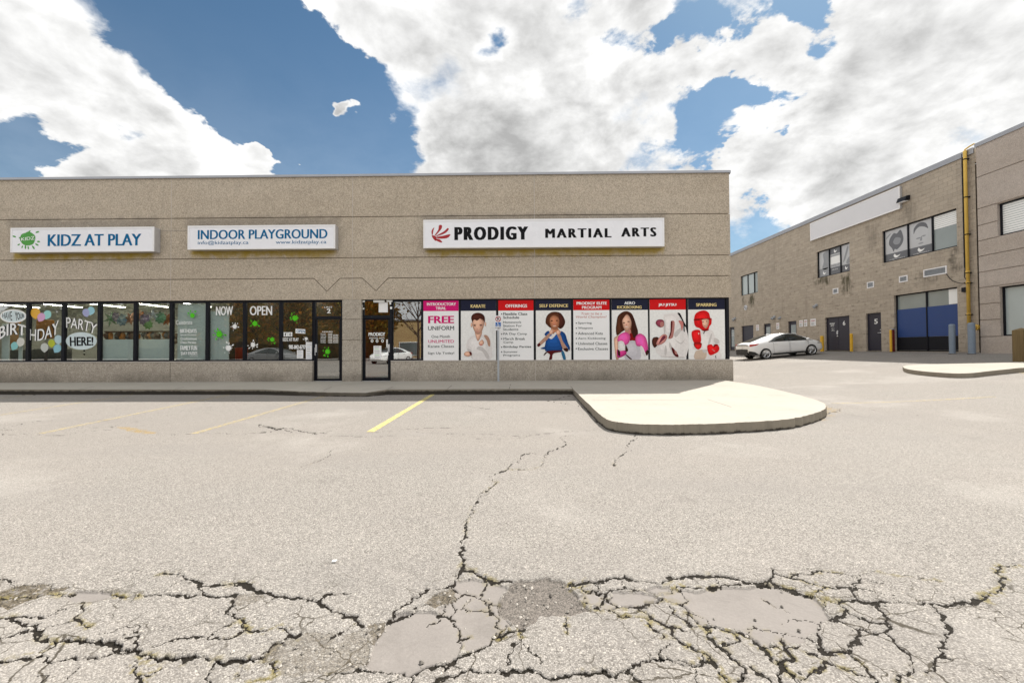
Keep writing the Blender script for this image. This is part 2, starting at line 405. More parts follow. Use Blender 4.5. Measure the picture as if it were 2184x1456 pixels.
cr(ZB, 1.7, '640,340 690,295 760,300 860,290', '1640,240 1690,295 1760,290 1850,305 1860,250 1890,210', '1910,350 1920,420 1970,490 2010,550 2050,560', '1690,295 1640,350 1660,390 1620,460 1540,440 1580,380',
   '1620,460 1650,510 1680,580 1690,630 1790,600', '1330,890 1340,990', '330,545 400,580 420,605', '0,470 50,510 80,570 180,570 270,560', '160,800 290,815 320,870', '140,950 240,930 310,900', '1850,300 1900,345 1990,380')
cr(ZB, .9, '1660,390 1730,375 1850,410 1910,405', '1780,320 1730,375', '1690,630 1690,700', '1540,450 1490,490 1440,530', '920,500 840,560 760,590 700,640', '1330,890 1230,900 1150,960', '1640,800 1700,850')
cr(ZC, 3.2, '590,240 680,240 800,230 900,210 1000,200 1080,210 1180,235 1310,245 1380,205 1480,190 1620,185 1720,185 1800,180 1900,200 1990,230 2090,240 2184,205',
   '0,930 120,925 250,930 360,960 480,975 600,970 700,960 800,955 900,970 1050,955 1100,910')
cr(ZC, 4.0, '790,440 900,460 960,430 1040,435 1130,435 1210,400 1300,385 1400,400 1490,435 1540,490 1600,550 1650,600 1740,605 1850,630 1990,650 2060,700 2150,750 2184,750')
cr(ZC, 2.3, '1100,910 1170,870 1300,860 1400,870 1500,900 1600,900 1700,900', '1390,440 1430,500 1490,550 1560,590 1650,610', '1390,610 1400,660 1440,715 1520,760 1620,800 1690,830 1720,890 1780,950 1860,1060',
   '1660,620 1710,690 1770,750 1840,790 1880,840 1960,900 2000,940')
cr(ZC, 1.7, '670,260 690,290 790,300 860,320 920,300 1030,295 1160,300 1230,305 1300,330 1390,310 1450,270 1540,265 1660,285 1780,270 1880,260 1960,250', '700,330 720,390 830,430',
   '860,320 850,390 830,420', '880,360 930,400 970,415', '1320,350 1340,385', '910,460 960,500 1040,520 1140,525 1250,535 1340,590 1400,610 1480,630 1570,640', '1150,450 1200,490 1250,530', '1220,560 1270,630 1340,690',
   '1800,760 1880,745 1920,690 1900,660', '1080,970 1150,1020 1180,1060', '1310,860 1320,780 1390,740', '0,650 60,600 130,570', '220,590 200,640 170,700 120,740 95,880', '2000,940 1950,990 1910,1060', '2040,900 2100,960 2184,1000', '560,490 560,560 570,640')
cr(ZC, .9, '1000,230 1005,290', '830,240 810,310', '1450,290 1500,340 1540,370 1490,420', '1510,440 1600,500 1700,540 1750,600', '210,710 270,770 340,830 350,870', '2010,640 2060,590 2184,605', '1750,200 1800,260', '1640,830 1600,900 1590,1060')
cr(ZD, 3.0, '0,235 60,235 140,210 180,160 175,130', '150,220 220,260 300,285 400,305 500,325', '550,640 540,720 600,800 700,775 800,755', '260,680 280,740 320,790 300,850 250,910 230,960 240,1060', '280,910 320,960 390,1040',
   '510,325 570,345 640,370 700,380 780,360 840,345 880,370 950,390 1060,385 1180,385 1290,400 1400,410 1450,420 1540,430 1660,405 1780,385 1870,340')
cr(ZD, 2.0, '180,165 250,180 340,195 420,210 520,240 600,265 700,265 820,265', '1870,340 1980,290 2030,270 2000,210 1960,150 2000,100 2060,90 2150,90', '560,360 590,420 640,450', '700,390 770,430 760,470 700,500 600,490',
   '1010,400 1050,450 1110,510 1080,545 1000,535 900,505 800,460 770,430', '1440,420 1490,470 1540,540 1590,600 1570,660 1580,700 1530,740 1550,800 1500,850 1470,920 1400,925',
   '700,500 780,540 830,570 860,600 850,660 800,700 810,750 860,820 930,900 960,950 1020,1040', '830,570 900,580 980,605 1070,610 1130,660 1200,720 1260,800 1290,870 1280,920 1220,980 1150,990', '1080,545 1070,610',
   '440,780 520,810 620,850 720,900 850,940 950,960', '610,850 570,910 480,940 400,1000 390,1060', '0,700 80,740 150,820 250,900', '0,900 100,960 200,1060')
cr(ZD, 1.3, '340,185 400,160 520,145 640,145 760,160 880,185', '600,265 550,295 510,325', '880,185 850,230 830,265 820,300 840,345', '840,265 950,290 1060,320 1150,360 1220,385', '100,745 200,740 300,740 400,735', '1150,990 1240,1060')
cr(ZD, .8, '880,185 900,160 1040,155 1150,180 1280,190 1400,210 1510,220', '920,195 1060,230 1150,270 1250,320 1340,380 1420,410', '20,580 100,600 250,620 330,630 400,660 500,690', '270,560 300,510 420,505 540,515 600,490',
   '540,520 550,580 545,630', '250,630 260,690', '100,345 200,420 320,470')
cr(ZE, 1.9, '380,1260 375,1200 345,1120 370,1050 365,1000 410,970 400,880 395,850 430,790 470,720 450,700 510,640 530,570 600,545 630,510 680,465 655,400 670,380 780,340 880,270 900,220 940,200')
cr(ZE, 1.3, '940,200 1060,200', '1110,290 1130,240 1110,215 1150,185 1240,150 1310,90 1340,30', '1950,30 1890,100 1880,130 1895,160 1800,230 1770,270 1750,310')
cr(ZE, .7, '780,350 1010,345 1090,310 1110,290', '430,55 600,65 850,60 1000,35 1200,15', '600,545 590,590')
cr(ZG, 1.6, '150,285 200,300 260,315 400,328 520,335', '1290,170 1390,185 1500,197')
cr(ZG, .9, '520,335 580,320 640,290 740,260 840,235', '0,340 120,335 230,325 260,315', '1210,175 1290,170', '1500,197 1640,205 1760,212 2000,220', '560,352 700,355 830,358 940,350', '800,335 960,320 1080,308 1240,305 1520,295',
   '1060,330 1240,338 1500,343 1740,346 1900,330 2100,315', '360,540 460,510 560,465 600,420')
cr(ZH, 1.0, '490,350 600,350 680,345 760,345 880,310 1050,285 1130,262 1210,240 1300,222 1460,210', '260,400 420,400 480,385 560,375 770,360', '0,355 80,340 240,305 470,285 620,262 770,230 860,208', '1140,392 1280,388 1500,385 1800,378 1880,350',
   '1735,325 1790,340 1850,350 2000,372 2184,385', '0,392 260,395', '0,355 60,366 120,362')
cr(ZP, 1.0, '1780,866 1830,871 1900,880 2000,890 2100,908 2184,926', '1850,800 1960,806 2080,812', '1570,803 1640,804', '1800,838 1880,842 1990,845', '1960,806 2020,818')
# wear along the kerbs
KB = [(1222, 842), (1250, 872), (1283, 903), (1305, 913), (1345, 921), (1402, 923.5), (1492, 921), (1583, 915), (1674, 906), (1740, 893), (1768, 880), (1772, 868)]
CR.append((3.4, KB[:6])); CR.append((1.8, KB[5:]))
CR.append((2.6, [(0, 838.5), (200, 838.5), (420, 838), (620, 837), (760, 837), (900, 833.5), (1080, 832), (1222, 832), (1230, 842)]))

def gp(pts): return [tuple(G(*p)[:2]) for p in pts]
def jitter(pts, amp=.16, lvl=4):
    P = [np.array(p) for p in pts]
    for l in range(lvl):
        Q = [P[0]]
        for a, b in zip(P[:-1], P[1:]):
            dv = b - a; L = np.hypot(*dv)
            if L > .035:
                Q.append((a + b) / 2 + np.array([-dv[1], dv[0]]) * rng.normal(0, amp * .62))
            Q.append(b)
        P = Q
    return np.array(P)

def vnoise(x, y, s, seed=0):
    x = x * s + seed * 17.3; y = y * s - seed * 9.1
    xi = np.floor(x).astype(np.int64); yi = np.floor(y).astype(np.int64); fx = x - xi; fy = y - yi
    fx = fx * fx * (3 - 2 * fx); fy = fy * fy * (3 - 2 * fy)
    def h(a, b):
        n = (a * 374761393 + b * 668265263 + seed * 974711) & 0x7fffffff
        n = (n ^ (n >> 13)) * 1274126177 & 0x7fffffff
        return ((n ^ (n >> 16)) & 0xffff) / 65535.
    return (h(xi, yi) * (1 - fx) + h(xi + 1, yi) * fx) * (1 - fy) + (h(xi, yi + 1) * (1 - fx) + h(xi + 1, yi + 1) * fx) * fy
def fbm(x, y, s, o=4, seed=0):
    a = 0; k = 1; tot = 0
    for i in range(o):
        a = a + k * vnoise(x, y, s * 2 ** i, seed + i); tot += k; k *= .55
    return a / tot
ys = [-90, -60, -40, -25, -15, -8, -4, -2, -1, 0, .5, .85, 1.05]
y = 1.15
while y < 12.2:
    ys.append(y); y += .85 * y * y / 521
while y < 110: ys.append(y); y += max(.2, y * .05)
ys = np.array(ys)
tin = np.linspace(-1.42, 1.42, 1353)
so_ = np.array([.008, .02, .05, .1, .2, .4, 1.0])
Yp = np.maximum(ys, 1.0)[:, None]
Xin = tin[None, :] * Yp
edge = 1.42 * Yp
out_ = edge + so_[None, :] * (260 - edge)
X = np.concatenate([-out_[:, ::-1], Xin, out_], 1)
Y = np.repeat(ys[:, None], X.shape[1], 1)
nr, nc = X.shape; ko = len(so_)
dt = tin[1] - tin[0]
crack = np.zeros_like(X); depth = np.zeros_like(X); moss = np.zeros_like(X)
jw = .30 + 1.5 * np.clip(fbm(X, Y, 11, 4, 5) * 1.7 - .35, 0, 1)
wobx = (fbm(X, Y, 34, 4, 21) - .5) * .05; woby = (fbm(X, Y, 34, 4, 33) - .5) * .05
XW, YW = X + wobx, Y + woby
for wd, pts in CR:
    P = jitter(gp(pts))
    for a, b in zip(P[:-1], P[1:]):
        hw0 = wd * .0025
        pad = .09 + .03 * a[1]
        y0, y1 = min(a[1], b[1]) - pad, max(a[1], b[1]) + pad
        r0, r1 = np.searchsorted(ys, [y0, y1]); r0 = max(r0 - 1, 0)
        if r1 <= r0: continue
        ya = max(ys[r0], 1.0); yb = max(ys[min(r1, nr - 1)], 1.0)
        x0, x1 = min(a[0], b[0]) - pad, max(a[0], b[0]) + pad
        ts = [x0 / ya, x0 / yb, x1 / ya, x1 / yb]
        c0 = int(np.clip((min(ts) + 1.42) / dt, 0, 1352)) + ko; c1 = int(np.clip((max(ts) + 1.42) / dt + 2, 0, 1353)) + ko
        if c1 <= c0: continue
        sl_ = (slice(r0, r1), slice(c0, c1))
        xs, yy = XW[sl_] - a[0], YW[sl_] - a[1]
        dv = b - a; L2 = max(dv @ dv, 1e-9)
        s_ = np.clip((xs * dv[0] + yy * dv[1]) / L2, 0, 1)
        cell = Y[sl_] * dt; rat = np.maximum(1, .777 * Y[sl_] / 1.3)
        dd = np.hypot(xs - s_ * dv[0], (yy - s_ * dv[1]) / rat)
        hw = hw0 * jw[sl_]
        he = np.maximum(hw, .55 * cell)
        st = np.minimum(1, (hw / he) ** .55) * np.minimum(1, (3.5 / rat)) ** .3
        k = np.clip((1.3 - dd / he) * 2.4, 0, 1) * st
        crack[sl_] = np.maximum(crack[sl_], k)
        depth[sl_] = np.maximum(depth[sl_], k * min(.013, hw0 * 1.25))
        moss[sl_] = np.maximum(moss[sl_], np.clip(1.5 - dd / (hw0 * 1.8 + .008), 0, 1))
def inpoly(poly, grow=0):
    poly = np.array(poly)
    x0, y0 = poly.min(0) - .1; x1, y1 = poly.max(0) + .1
    m = np.zeros_like(X, bool)
    ex = X + (fbm(X, Y, 8, 3, 61) - .5) * .09; ey = Y + (fbm(X, Y, 8, 3, 71) - .5) * .09
    sel = (ex > x0) & (ex < x1) & (ey > y0) & (ey < y1)
    px, py = ex[sel], ey[sel]; r = np.zeros(px.shape, bool)
    for i in range(len(poly)):
        ax, ay = poly[i]; bx, by = poly[i - 1]
        c_ = ((ay > py) != (by > py)) & (px < (bx - ax) * (py - ay) / (by - ay + 1e-12) + ax)
        r ^= c_
    m[sel] = r
    return m
def zp(z, s):
    v = [float(a) for a in s.replace(',', ' ').split()]
    return gp([(z[0] + z[2] * v[i], z[1] + z[2] * v[i + 1]) for i in range(0, len(v), 2)])
smoothp = np.zeros_like(X); gravel = np.zeros_like(X); dirt = np.zeros_like(X); debris = np.zeros_like(X)
for z, s in [(ZA, '580,340 640,300 860,295 930,320 900,345 760,375 620,375'),
             (ZB, '1150,490 1310,430 1500,440 1640,470 1700,640 1640,800 1500,830 1330,880 1050,840 980,840 1040,760 1070,650 1060,600'),
             (ZB, '1660,200 1760,180 1870,205 2030,230 1980,330 2040,440 2090,530 2000,560 1900,640 1700,700 1690,620 1640,480 1540,440 1600,370 1690,300 1640,240'),
             (ZP, '1461,1297 1447,1257 1500,1256 1580,1248 1640,1247 1680,1257 1733,1268 1750,1282 1760,1308 1747,1346 1718,1364 1670,1372 1627,1375 1590,1353 1550,1345 1500,1342 1478,1316'),
             (ZC, '890,310 1160,305 1300,330 1310,370 1210,395 1130,430 960,425 890,370'), (ZC, '610,320 690,290 850,330 830,420 720,390'), (ZC, '830,390 900,375 960,420 900,440 840,430'),
             (ZC, '1330,330 1430,280 1520,340 1490,410 1400,390'), (ZC, '1200,290 1300,260 1400,270 1390,305 1310,325')]:
    smoothp[inpoly(zp(z, s))] = 1
for z, s in [(ZC, '150,205 300,205 380,190 470,200 570,240 610,300 640,350 720,400 790,460 500,490 340,510 230,590 140,550 60,460 20,380 60,260')]:
    gravel[inpoly(zp(z, s))] = 1
for z, s, k in [(ZA, '0,330 120,285 350,270 600,275 560,300 420,340 350,375 150,430 0,490', 1.0), (ZB, '980,530 1060,490 1140,480 1100,580 1050,640 1010,720 960,780 880,720 800,700 700,690 820,640 950,600', .8),
             (ZB, '400,620 600,560 900,560 1050,620 1030,760 960,830 700,900 320,900 300,780 330,680', .45), (ZB, '1450,350 1560,280 1650,240 1680,310 1580,380 1530,410', .9),
             (ZB, '200,750 330,650 420,620 330,700 300,790 200,800', .8), (ZA, '1960,360 2184,300 2184,370 2000,440', .5), (ZB, '1900,620 2030,540 2040,570 1960,640', .8), (ZB, '0,300 160,290 100,370 0,400', .5)]:
    dirt[inpoly(zp(z, s))] = k
for s in ['770,345 850,345 950,360 1040,380 1030,390 900,385 830,360']:
    debris[inpoly(zp(ZH, s))] = 1
# yellow grit washed against the rounded kerb
kb = np.array(gp(KB[5:])); 
for a, b in zip(kb[:-1], kb[1:]):
    dv = b - a; s_ = np.clip(((X - a[0]) * dv[0] + (Y - a[1]) * dv[1]) / (dv @ dv), 0, 1)
    dd = np.hypot(X - a[0] - s_ * dv[0], Y - a[1] - s_ * dv[1])
    debris = np.maximum(debris, np.clip(1.25 - dd / .16, 0, 1) * (fbm(X, Y, 9, 3, 3) > .47) * .8)
near = np.clip((4.2 - Y) / 1.5, 0, 1) * np.clip((Y - .4) / .5, 0, 1)
band = np.exp(-((Y - 2.0) / .75) ** 2)
Zg = gz(X) * (X < 60) + (X >= 60) * gz(60)
und = (fbm(X, Y, 1.1, 3, 81) - .5) * .05 + (fbm(X, Y, 4.5, 2, 91) - .5) * .018
Z = Zg + und * band * near - depth - .010 * smoothp * near - .013 * gravel - .016 * dirt * fbm(X, Y, 22, 3, 14) * near
Z += .004 * (fbm(X, Y, 60, 2, 44) - .5) * near * (1 - smoothp * .8)
rough_edge = fbm(X, Y, 26, 3, 51)
mossv = moss * np.clip((fbm(X, Y, 4, 4, 66) - .50) * 6, 0, 1) * np.clip((fbm(X, Y, 38, 2, 77) - .45) * 8, 0, 1) * np.clip((5 - Y) / 1.5, 0, 1) * (1 - smoothp * .6)
wear = fbm(X, Y, .35, 4, 101)
verts = np.stack([X, Y, Z], -1).reshape(-1, 3).astype(np.float32)
idx = np.arange(nr * nc).reshape(nr, nc)
quads = np.stack([idx[:-1, :-1], idx[:-1, 1:], idx[1:, 1:], idx[1:, :-1]], -1).reshape(-1, 4)
me = bpy.data.meshes.new('asphalt_lot')
me.vertices.add(len(verts)); me.vertices.foreach_set('co', verts.ravel())
me.loops.add(quads.size); me.loops.foreach_set('vertex_index', quads.ravel().astype(np.int32))
me.polygons.add(len(quads)); me.polygons.foreach_set('loop_start', np.arange(0, quads.size, 4, dtype=np.int32))
me.polygons.foreach_set('loop_total', np.full(len(quads), 4, np.int32))
me.polygons.foreach_set('use_smooth', np.ones(len(quads), bool))
me.update(calc_edges=True)
for nm, ar in (('craze', np.exp(-np.clip((Y - 1.95) / .42, 0, 9) ** 2) * (Y > 1.1) * (np.abs(X) < 3.6)), ('crack', crack), ('moss', mossv), ('smooth', smoothp), ('gravel', gravel), ('dirt', dirt), ('debris', debris), ('wear', wear)):
    at = me.attributes.new(nm, 'FLOAT', 'POINT'); at.data.foreach_set('value', ar.ravel().astype(np.float32))
m, t, out = newmat('weathered_asphalt'); co = ocoord(t)
A = lambda n: nd(t, 'ShaderNodeAttribute', attribute_name=n).outputs['Fac']
base = (.285, .272, .257)
big = noise(t, co, .18, 5, .6); mid = noise(t, co, 1.4, 5, .6)
c = mixc(t, big, (.238, .227, .216), (.332, .313, .294))
c = mixc(t, sstep(t, mid, .35, .7), c, base)
v1 = nd(t, 'ShaderNodeTexVoronoi', {'Vector': co, 'Scale': 150.0}); r1 = nd(t, 'ShaderNodeSeparateXYZ', {0: v1.outputs['Color']}).outputs
v2 = nd(t, 'ShaderNodeTexVoronoi', {'Vector': co, 'Scale': 70.0}); r2 = nd(t, 'ShaderNodeSeparateXYZ', {0: v2.outputs['Color']}).outputs
stone = mixc(t, r1[0], (.48, .475, .47), (1.50, 1.485, 1.46))
c2 = mixc(t, .85, c, stone, 'MULTIPLY')
c2 = mixc(t, mth(t, 'MULTIPLY', sstep(t, v1.outputs['Distance'], .35, .62), .5), c2, (.10, .09, .078))
c2 = mixc(t, mth(t, 'MULTIPLY', mth(t, 'MULTIPLY', sstep(t, v2.outputs['Distance'], .42, .25), sstep(t, r2[1], .88, .95)), .6), c2, (.58, .54, .48))
c2 = mixc(t, mth(t, 'MULTIPLY', mth(t, 'MULTIPLY', sstep(t, v2.outputs['Distance'], .36, .2), sstep(t, r2[2], .84, .92)), .85), c2, (.05, .045, .04))
lane = noise(t, nd(t, 'ShaderNodeMapping', {0: co, 3: (.16, .75, 1)}).outputs[0], 1.0, 5, .6)
c2 = mixc(t, mth(t, 'MULTIPLY', sstep(t, lane, .46, .66), .42), c2, (.20, .188, .178))
fade = sstep(t, A('wear'), .3, .65)
c2 = mixc(t, mth(t, 'MULTIPLY', fade, .22), c2, (.24, .215, .195))
spot = sstep(t, noise(t, co, .9, 4, .6), .63, .74)
c2 = mixc(t, mth(t, 'MULTIPLY', spot, .5), c2, (.13, .118, .108))
light = sstep(t, noise(t, co, .45, 4, .6), .52, .70)
c2 = mixc(t, mth(t, 'MULTIPLY', light, .25), c2, (.42, .40, .375))
# fine crazing in the broken strip
cz = nd(t, 'ShaderNodeVectorMath', {0: nd(t, 'ShaderNodeTexNoise', {'Vector': co, 'Scale': 9.0, 'Detail': 4.0}).outputs['Color'], 1: (.11, .11, 0), 2: co}, operation='MULTIPLY_ADD').outputs[0]
for scl, wd_, lo_, hi_ in ((4.2, .016, .44, .56), (8.5, .022, .50, .60)):
    ve = nd(t, 'ShaderNodeTexVoronoi', {'Vector': cz, 'Scale': scl}, feature='DISTANCE_TO_EDGE').outputs['Distance']
    ln = mth(t, 'MULTIPLY', sstep(t, ve, wd_, wd_ * .35), mth(t, 'MULTIPLY', A('craze'), sstep(t, noise(t, co, 1.7 + scl * .1, 3, .5), lo_, hi_)))
    c2 = mixc(t, mth(t, 'MULTIPLY', ln, .85), c2, (.035, .028, .017))
fn = noise(t, co, 60, 4, .6)
sm = mixc(t, noise(t, co, 2.5, 4, .6), (.185, .170, .160), (.225, .207, .195)); sm = mixc(t, mth(t, 'MULTIPLY', sstep(t, noise(t, co, 3.5, 5, .65), .5, .7), .5), sm, (.15, .137, .127)); sm = mixc(t, .5, sm, mixc(t, fn, (.75, .75, .75), (1.2, 1.2, 1.2)), 'MULTIPLY')
c2 = mixc(t, mth(t, 'MULTIPLY', A('smooth'), .93), c2, sm)
gr = mixc(t, r1[1], (.05, .045, .04), (.19, .168, .15))
c2 = mixc(t, mth(t, 'MULTIPLY', A('gravel'), .9), c2, gr)
dn = mth(t, 'MULTIPLY', A('dirt'), sstep(t, noise(t, co, 22, 5, .7), .30, .54))
c2 = mixc(t, dn, c2, mixc(t, r1[2], (.02, .017, .012), (.15, .125, .09)))
db = mth(t, 'MULTIPLY', A('debris'), sstep(t, noise(t, co, 14, 5, .7), .38, .55))
c2 = mixc(t, db, c2, mixc(t, r1[2], (.16, .11, .05), (.36, .28, .15)))
c2 = mixc(t, mth(t, 'MULTIPLY', A('moss'), .75), c2, mixc(t, noise(t, co, 70, 3, .6), (.06, .05, .012), (.28, .23, .07)))
c2 = mixc(t, sstep(t, A('crack'), .25, .8), c2, mixc(t, noise(t, co, 40, 3, .6), (.004, .003, .002), (.018, .014, .009)))
hh = mth(t, 'ADD', mth(t, 'MULTIPLY', mth(t, 'SUBTRACT', 1.0, v1.outputs['Distance']), mth(t, 'SUBTRACT', 1.0, mth(t, 'MULTIPLY', A('smooth'), .85))), mth(t, 'MULTIPLY', fn, .35))
pbr(t, out, c2, .9, 0, hh, .55, .006, .25)
me.materials.append(m)
mbp = MB(); rr = random.Random(4)
cand = np.argwhere((crack > .3) & (Y < 3.2) & (Y > 1.3)); cand2 = np.argwhere(((dirt > .3) | (gravel > .5)) & (Y < 3.2))
for i in range(420):
    a_, b_ = cand[rr.randrange(len(cand))] if i % 3 else cand2[rr.randrange(len(cand2))]
    r_ = rr.uniform(.003, .010) * (1.5 if rr.random() < .06 else 1); cx_, cy_ = X[a_, b_] + rr.gauss(0, .03), Y[a_, b_] + rr.gauss(0, .03); cz_ = Z[min(a_ + 1, nr - 1), b_]
    q_ = [Vector((rr.uniform(.7, 1.2) * r_ * u, rr.uniform(.7, 1.2) * r_ * v, rr.uniform(.5, .8) * r_ * w_)) + Vector((cx_, cy_, max(cz_, Z[a_, b_]) + r_ * .3)) for u, v, w_ in ((1, 0, 0), (0, 1, 0), (-1, 0, 0), (0, -1, 0), (0, 0, 1), (0, 0, -1), (.6, .6, .5), (-.6, .5, .5))]
    mbp.add(q_, [(0, 6, 4), (6, 1, 4), (1, 7, 4), (7, 2, 4), (2, 3, 4), (3, 0, 4), (0, 1, 6), (1, 2, 7), (1, 0, 5), (2, 1, 5), (3, 2, 5), (0, 3, 5)])
m_, t_, out_m = newmat('loose_stone'); ri = nd(t_, 'ShaderNodeNewGeometry').outputs['Random Per Island']; pbr(t_, out_m, mixc(t_, ri, (.10, .09, .08), (.46, .43, .39)), .9)
tag(mbp.build('loose_gravel', m_), 'loose stones scattered along the broken cracks in the foreground', 'gravel', kind='stuff')
lot = bpy.data.objects.new('asphalt_lot', me); col.objects.link(lot); tag(lot, kind='structure')

# ------------------------------------------------------------------ pavement with kerb and rounded island
def concrete(name, base):
    m, t, out = newmat(name); co = ocoord(t)
    big = noise(t, co, .7, 5, .6); mid = noise(t, co, 6, 5, .65); fine = noise(t, co, 90, 3, .7)
    c = mixc(t, big, tuple(x * .86 for x in base), tuple(x * 1.08 for x in base))
    c = mixc(t, mth(t, 'MULTIPLY', sstep(t, mid, .52, .75), .25), c, tuple(x * .6 for x in base))
    c = mixc(t, mth(t, 'MULTIPLY', sstep(t, noise(t, co, 1.3, 5, .65), .55, .75), .35), c, tuple(x * .66 for x in base))
    c = mixc(t, mth(t, 'MULTIPLY', sstep(t, noise(t, nd(t, 'ShaderNodeMapping', {0: co, 2: (0, 0, .5), 3: (.5, 7, 1)}).outputs[0], 1.0, 4, .6), .60, .75), .25), c, tuple(x * .55 for x in base))
    c = mixc(t, .35, c, mixc(t, fine, (.6, .6, .6), (1.35, 1.35, 1.35)), 'MULTIPLY')
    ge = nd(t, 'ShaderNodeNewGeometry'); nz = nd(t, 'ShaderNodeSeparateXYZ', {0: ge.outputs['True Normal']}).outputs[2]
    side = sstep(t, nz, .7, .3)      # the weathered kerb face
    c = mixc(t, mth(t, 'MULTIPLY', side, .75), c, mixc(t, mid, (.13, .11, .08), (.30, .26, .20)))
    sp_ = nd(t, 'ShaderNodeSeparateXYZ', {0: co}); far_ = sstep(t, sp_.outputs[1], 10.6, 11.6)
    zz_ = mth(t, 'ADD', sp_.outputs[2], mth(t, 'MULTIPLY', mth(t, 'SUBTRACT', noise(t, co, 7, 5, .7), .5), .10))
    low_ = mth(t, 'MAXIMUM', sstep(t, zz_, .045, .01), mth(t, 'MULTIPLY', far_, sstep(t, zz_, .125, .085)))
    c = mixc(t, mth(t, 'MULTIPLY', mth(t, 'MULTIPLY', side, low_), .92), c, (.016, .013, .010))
    pbr(t, out, c, .9, 0, mth(t, 'ADD', fine, mth(t, 'MULTIPLY', mid, 2.0)), .35, .006, .25)
    return m
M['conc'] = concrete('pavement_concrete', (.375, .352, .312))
M['joint'] = plain('dark_joint', (.07, .06, .05), .9)
edge_px = [(-160, 830, 0), (0, 830, 0), (200, 830, 0), (420, 830, 0), (560, 830, 0), (640, 832, -.03), (700, 833, -.045), (780, 833.5, -.05), (826, 830, 0), (960, 829.5, 0), (1090, 829, 0), (1222, 829, 0)]
isl_px = [(1251, 857), (1282, 885), (1293, 893), (1308, 898), (1329, 901), (1363, 904), (1402, 905), (1450, 905), (1492, 904), (1540, 902.5), (1583, 900), (1630, 897.5), (1674, 894), (1708, 888.5), (1734, 882), (1752, 875.5), (1761, 869), (1760, 861), (1750, 856), (1734, 850), (1674, 834), (1613, 821), (1568, 813.5)]
top = []
for px, py, dz in edge_px:
    p = G(px, py, .15); top.append((p.x, p.y, .15 + float(gz(p.x)) + dz))
for px, py in smooth_pts(isl_px, 6, False) + [isl_px[-1]]:
    p = G(px, py, .15); top.append((p.x + random.uniform(-.010, .010), p.y + random.uniform(-.016, .016), .15 + float(gz(p.x)) * .8))
mb = MB()
wl = lambda x, yy, z: tuple(FO + FM @ Vector((x, yy, z)))
inner = [wl(8.0, .5, .17), wl(8.0, .6, .17), wl(-34, .6, .15)]
inner[0] = (top[-1][0], top[-1][1] + .9, .17)
first = wl(-34, FM.transposed().row[1].dot(Vector(top[0]) - FO), .15)
outl = [first] + top + inner
mb.poly(outl, 0)
chain = [first] + top
n = len(chain)
lowr = []
for i, p in enumerate(chain):
    a = Vector(chain[max(i - 1, 0)]); b = Vector(chain[min(i + 1, n - 1)])
    dr = (b - a); nn = Vector((dr.y, -dr.x, 0)).normalized()
    q_ = Vector(p) + nn * .018; q_.z = -.12; lowr.append(tuple(q_))
mb.add(chain + lowr, [(i, n + i, n + i + 1, i + 1) for i in range(n - 1)], 0)
for a, b in (((1208, 815.5), (1222, 829)), ((1399, 816), (1459, 835)), ((972, 815.5), (954, 829)), ((1090, 815.5), (1086, 829)), ((859, 815.5), (826, 829.5)), ((730, 816), (690, 832)), ((1459, 835), (1560, 868)), ((1262, 853.5), (1480, 852.5)), ((420, 818), (372, 830)), ((230, 819), (170, 830))):
    pa, pb = G(*a, .15), G(*b, .15); dv = (pb - pa).normalized(); s_ = Vector((-dv.y, dv.x, 0)) * .007
    z = .154
    mb.poly([(pa.x - s_.x, pa.y - s_.y, z), (pb.x - s_.x, pb.y - s_.y, z - .0), (pb.x + s_.x, pb.y + s_.y, z), (pa.x + s_.x, pa.y + s_.y, z)][::-1], 1)
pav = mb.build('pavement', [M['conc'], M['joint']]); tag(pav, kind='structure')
# flip check: every top face should look up
bm = bmesh.new(); bm.from_mesh(pav.data)
for f in bm.faces:
    f.normal_update()
    if abs(f.normal.z) > .5 and f.normal.z < 0: f.normal_flip()
bm.to_mesh(pav.data); bm.free()

# traffic island in front of the warehouse
isl2 = [(1925, 781), (1932, 786), (1960, 790.5), (2000, 794), (2040, 796), (2075, 795), (2110, 791), (2150, 787), (2200, 783), (2400, 777)]
bk = [(2400, 766), (2184, 772), (2100, 774), (2020, 775.5), (1960, 777), (1935, 778.5)]
mb = MB(); tp = []
for px, py in smooth_pts(isl2, 3, False) + bk:
    p = G(px, py, .13); tp.append((p.x, p.y, p.z))
mb.poly(list(reversed(tp)) if False else tp, 0)
lo_ = [(x, yy, float(gz(x)) - .05) for x, yy, z in tp]; n = len(tp)
mb.add(tp + lo_, [(i, n + i, n + (i + 1) % n, (i + 1) % n) for i in range(n)], 0)
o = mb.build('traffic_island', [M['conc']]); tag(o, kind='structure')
bm = bmesh.new(); bm.from_mesh(o.data); bmesh.ops.recalc_face_normals(bm, faces=bm.faces)
for f in bm.faces:
    if abs(f.normal.z) > .5 and f.normal.z < 0: f.normal_flip()
bm.to_mesh(o.data); bm.free()

# ------------------------------------------------------------------ worn stall lines
m, t, out = newmat('worn_yellow_line'); co = ocoord(t)
wn = sstep(t, noise(t, co, 26, 5, .75), .33, .62)
pb = nd(t, 'ShaderNodeBsdfPrincipled', {'Base Color': mixc(t, noise(t, co, 2, 3, .5), (.62, .52, .17, 1), (.70, .62, .27, 1)), 'Roughness': .8})
mxs = nd(t, 'ShaderNodeMixShader', {0: mth(t, 'ADD', mth(t, 'MULTIPLY', wn, .70), .18, clamp=True), 1: nd(t, 'ShaderNodeBsdfTransparent').outputs[0], 2: pb.outputs[0]})
t.links.new(mxs.outputs[0], out.inputs[0]); M['line'] = m
m2, t, out = newmat('faded_yellow_line'); co = ocoord(t)
wn = sstep(t, noise(t, co, 18, 5, .75), .40, .66)
pb = nd(t, 'ShaderNodeBsdfPrincipled', {'Base Color': (.74, .58, .20, 1), 'Roughness': .8})
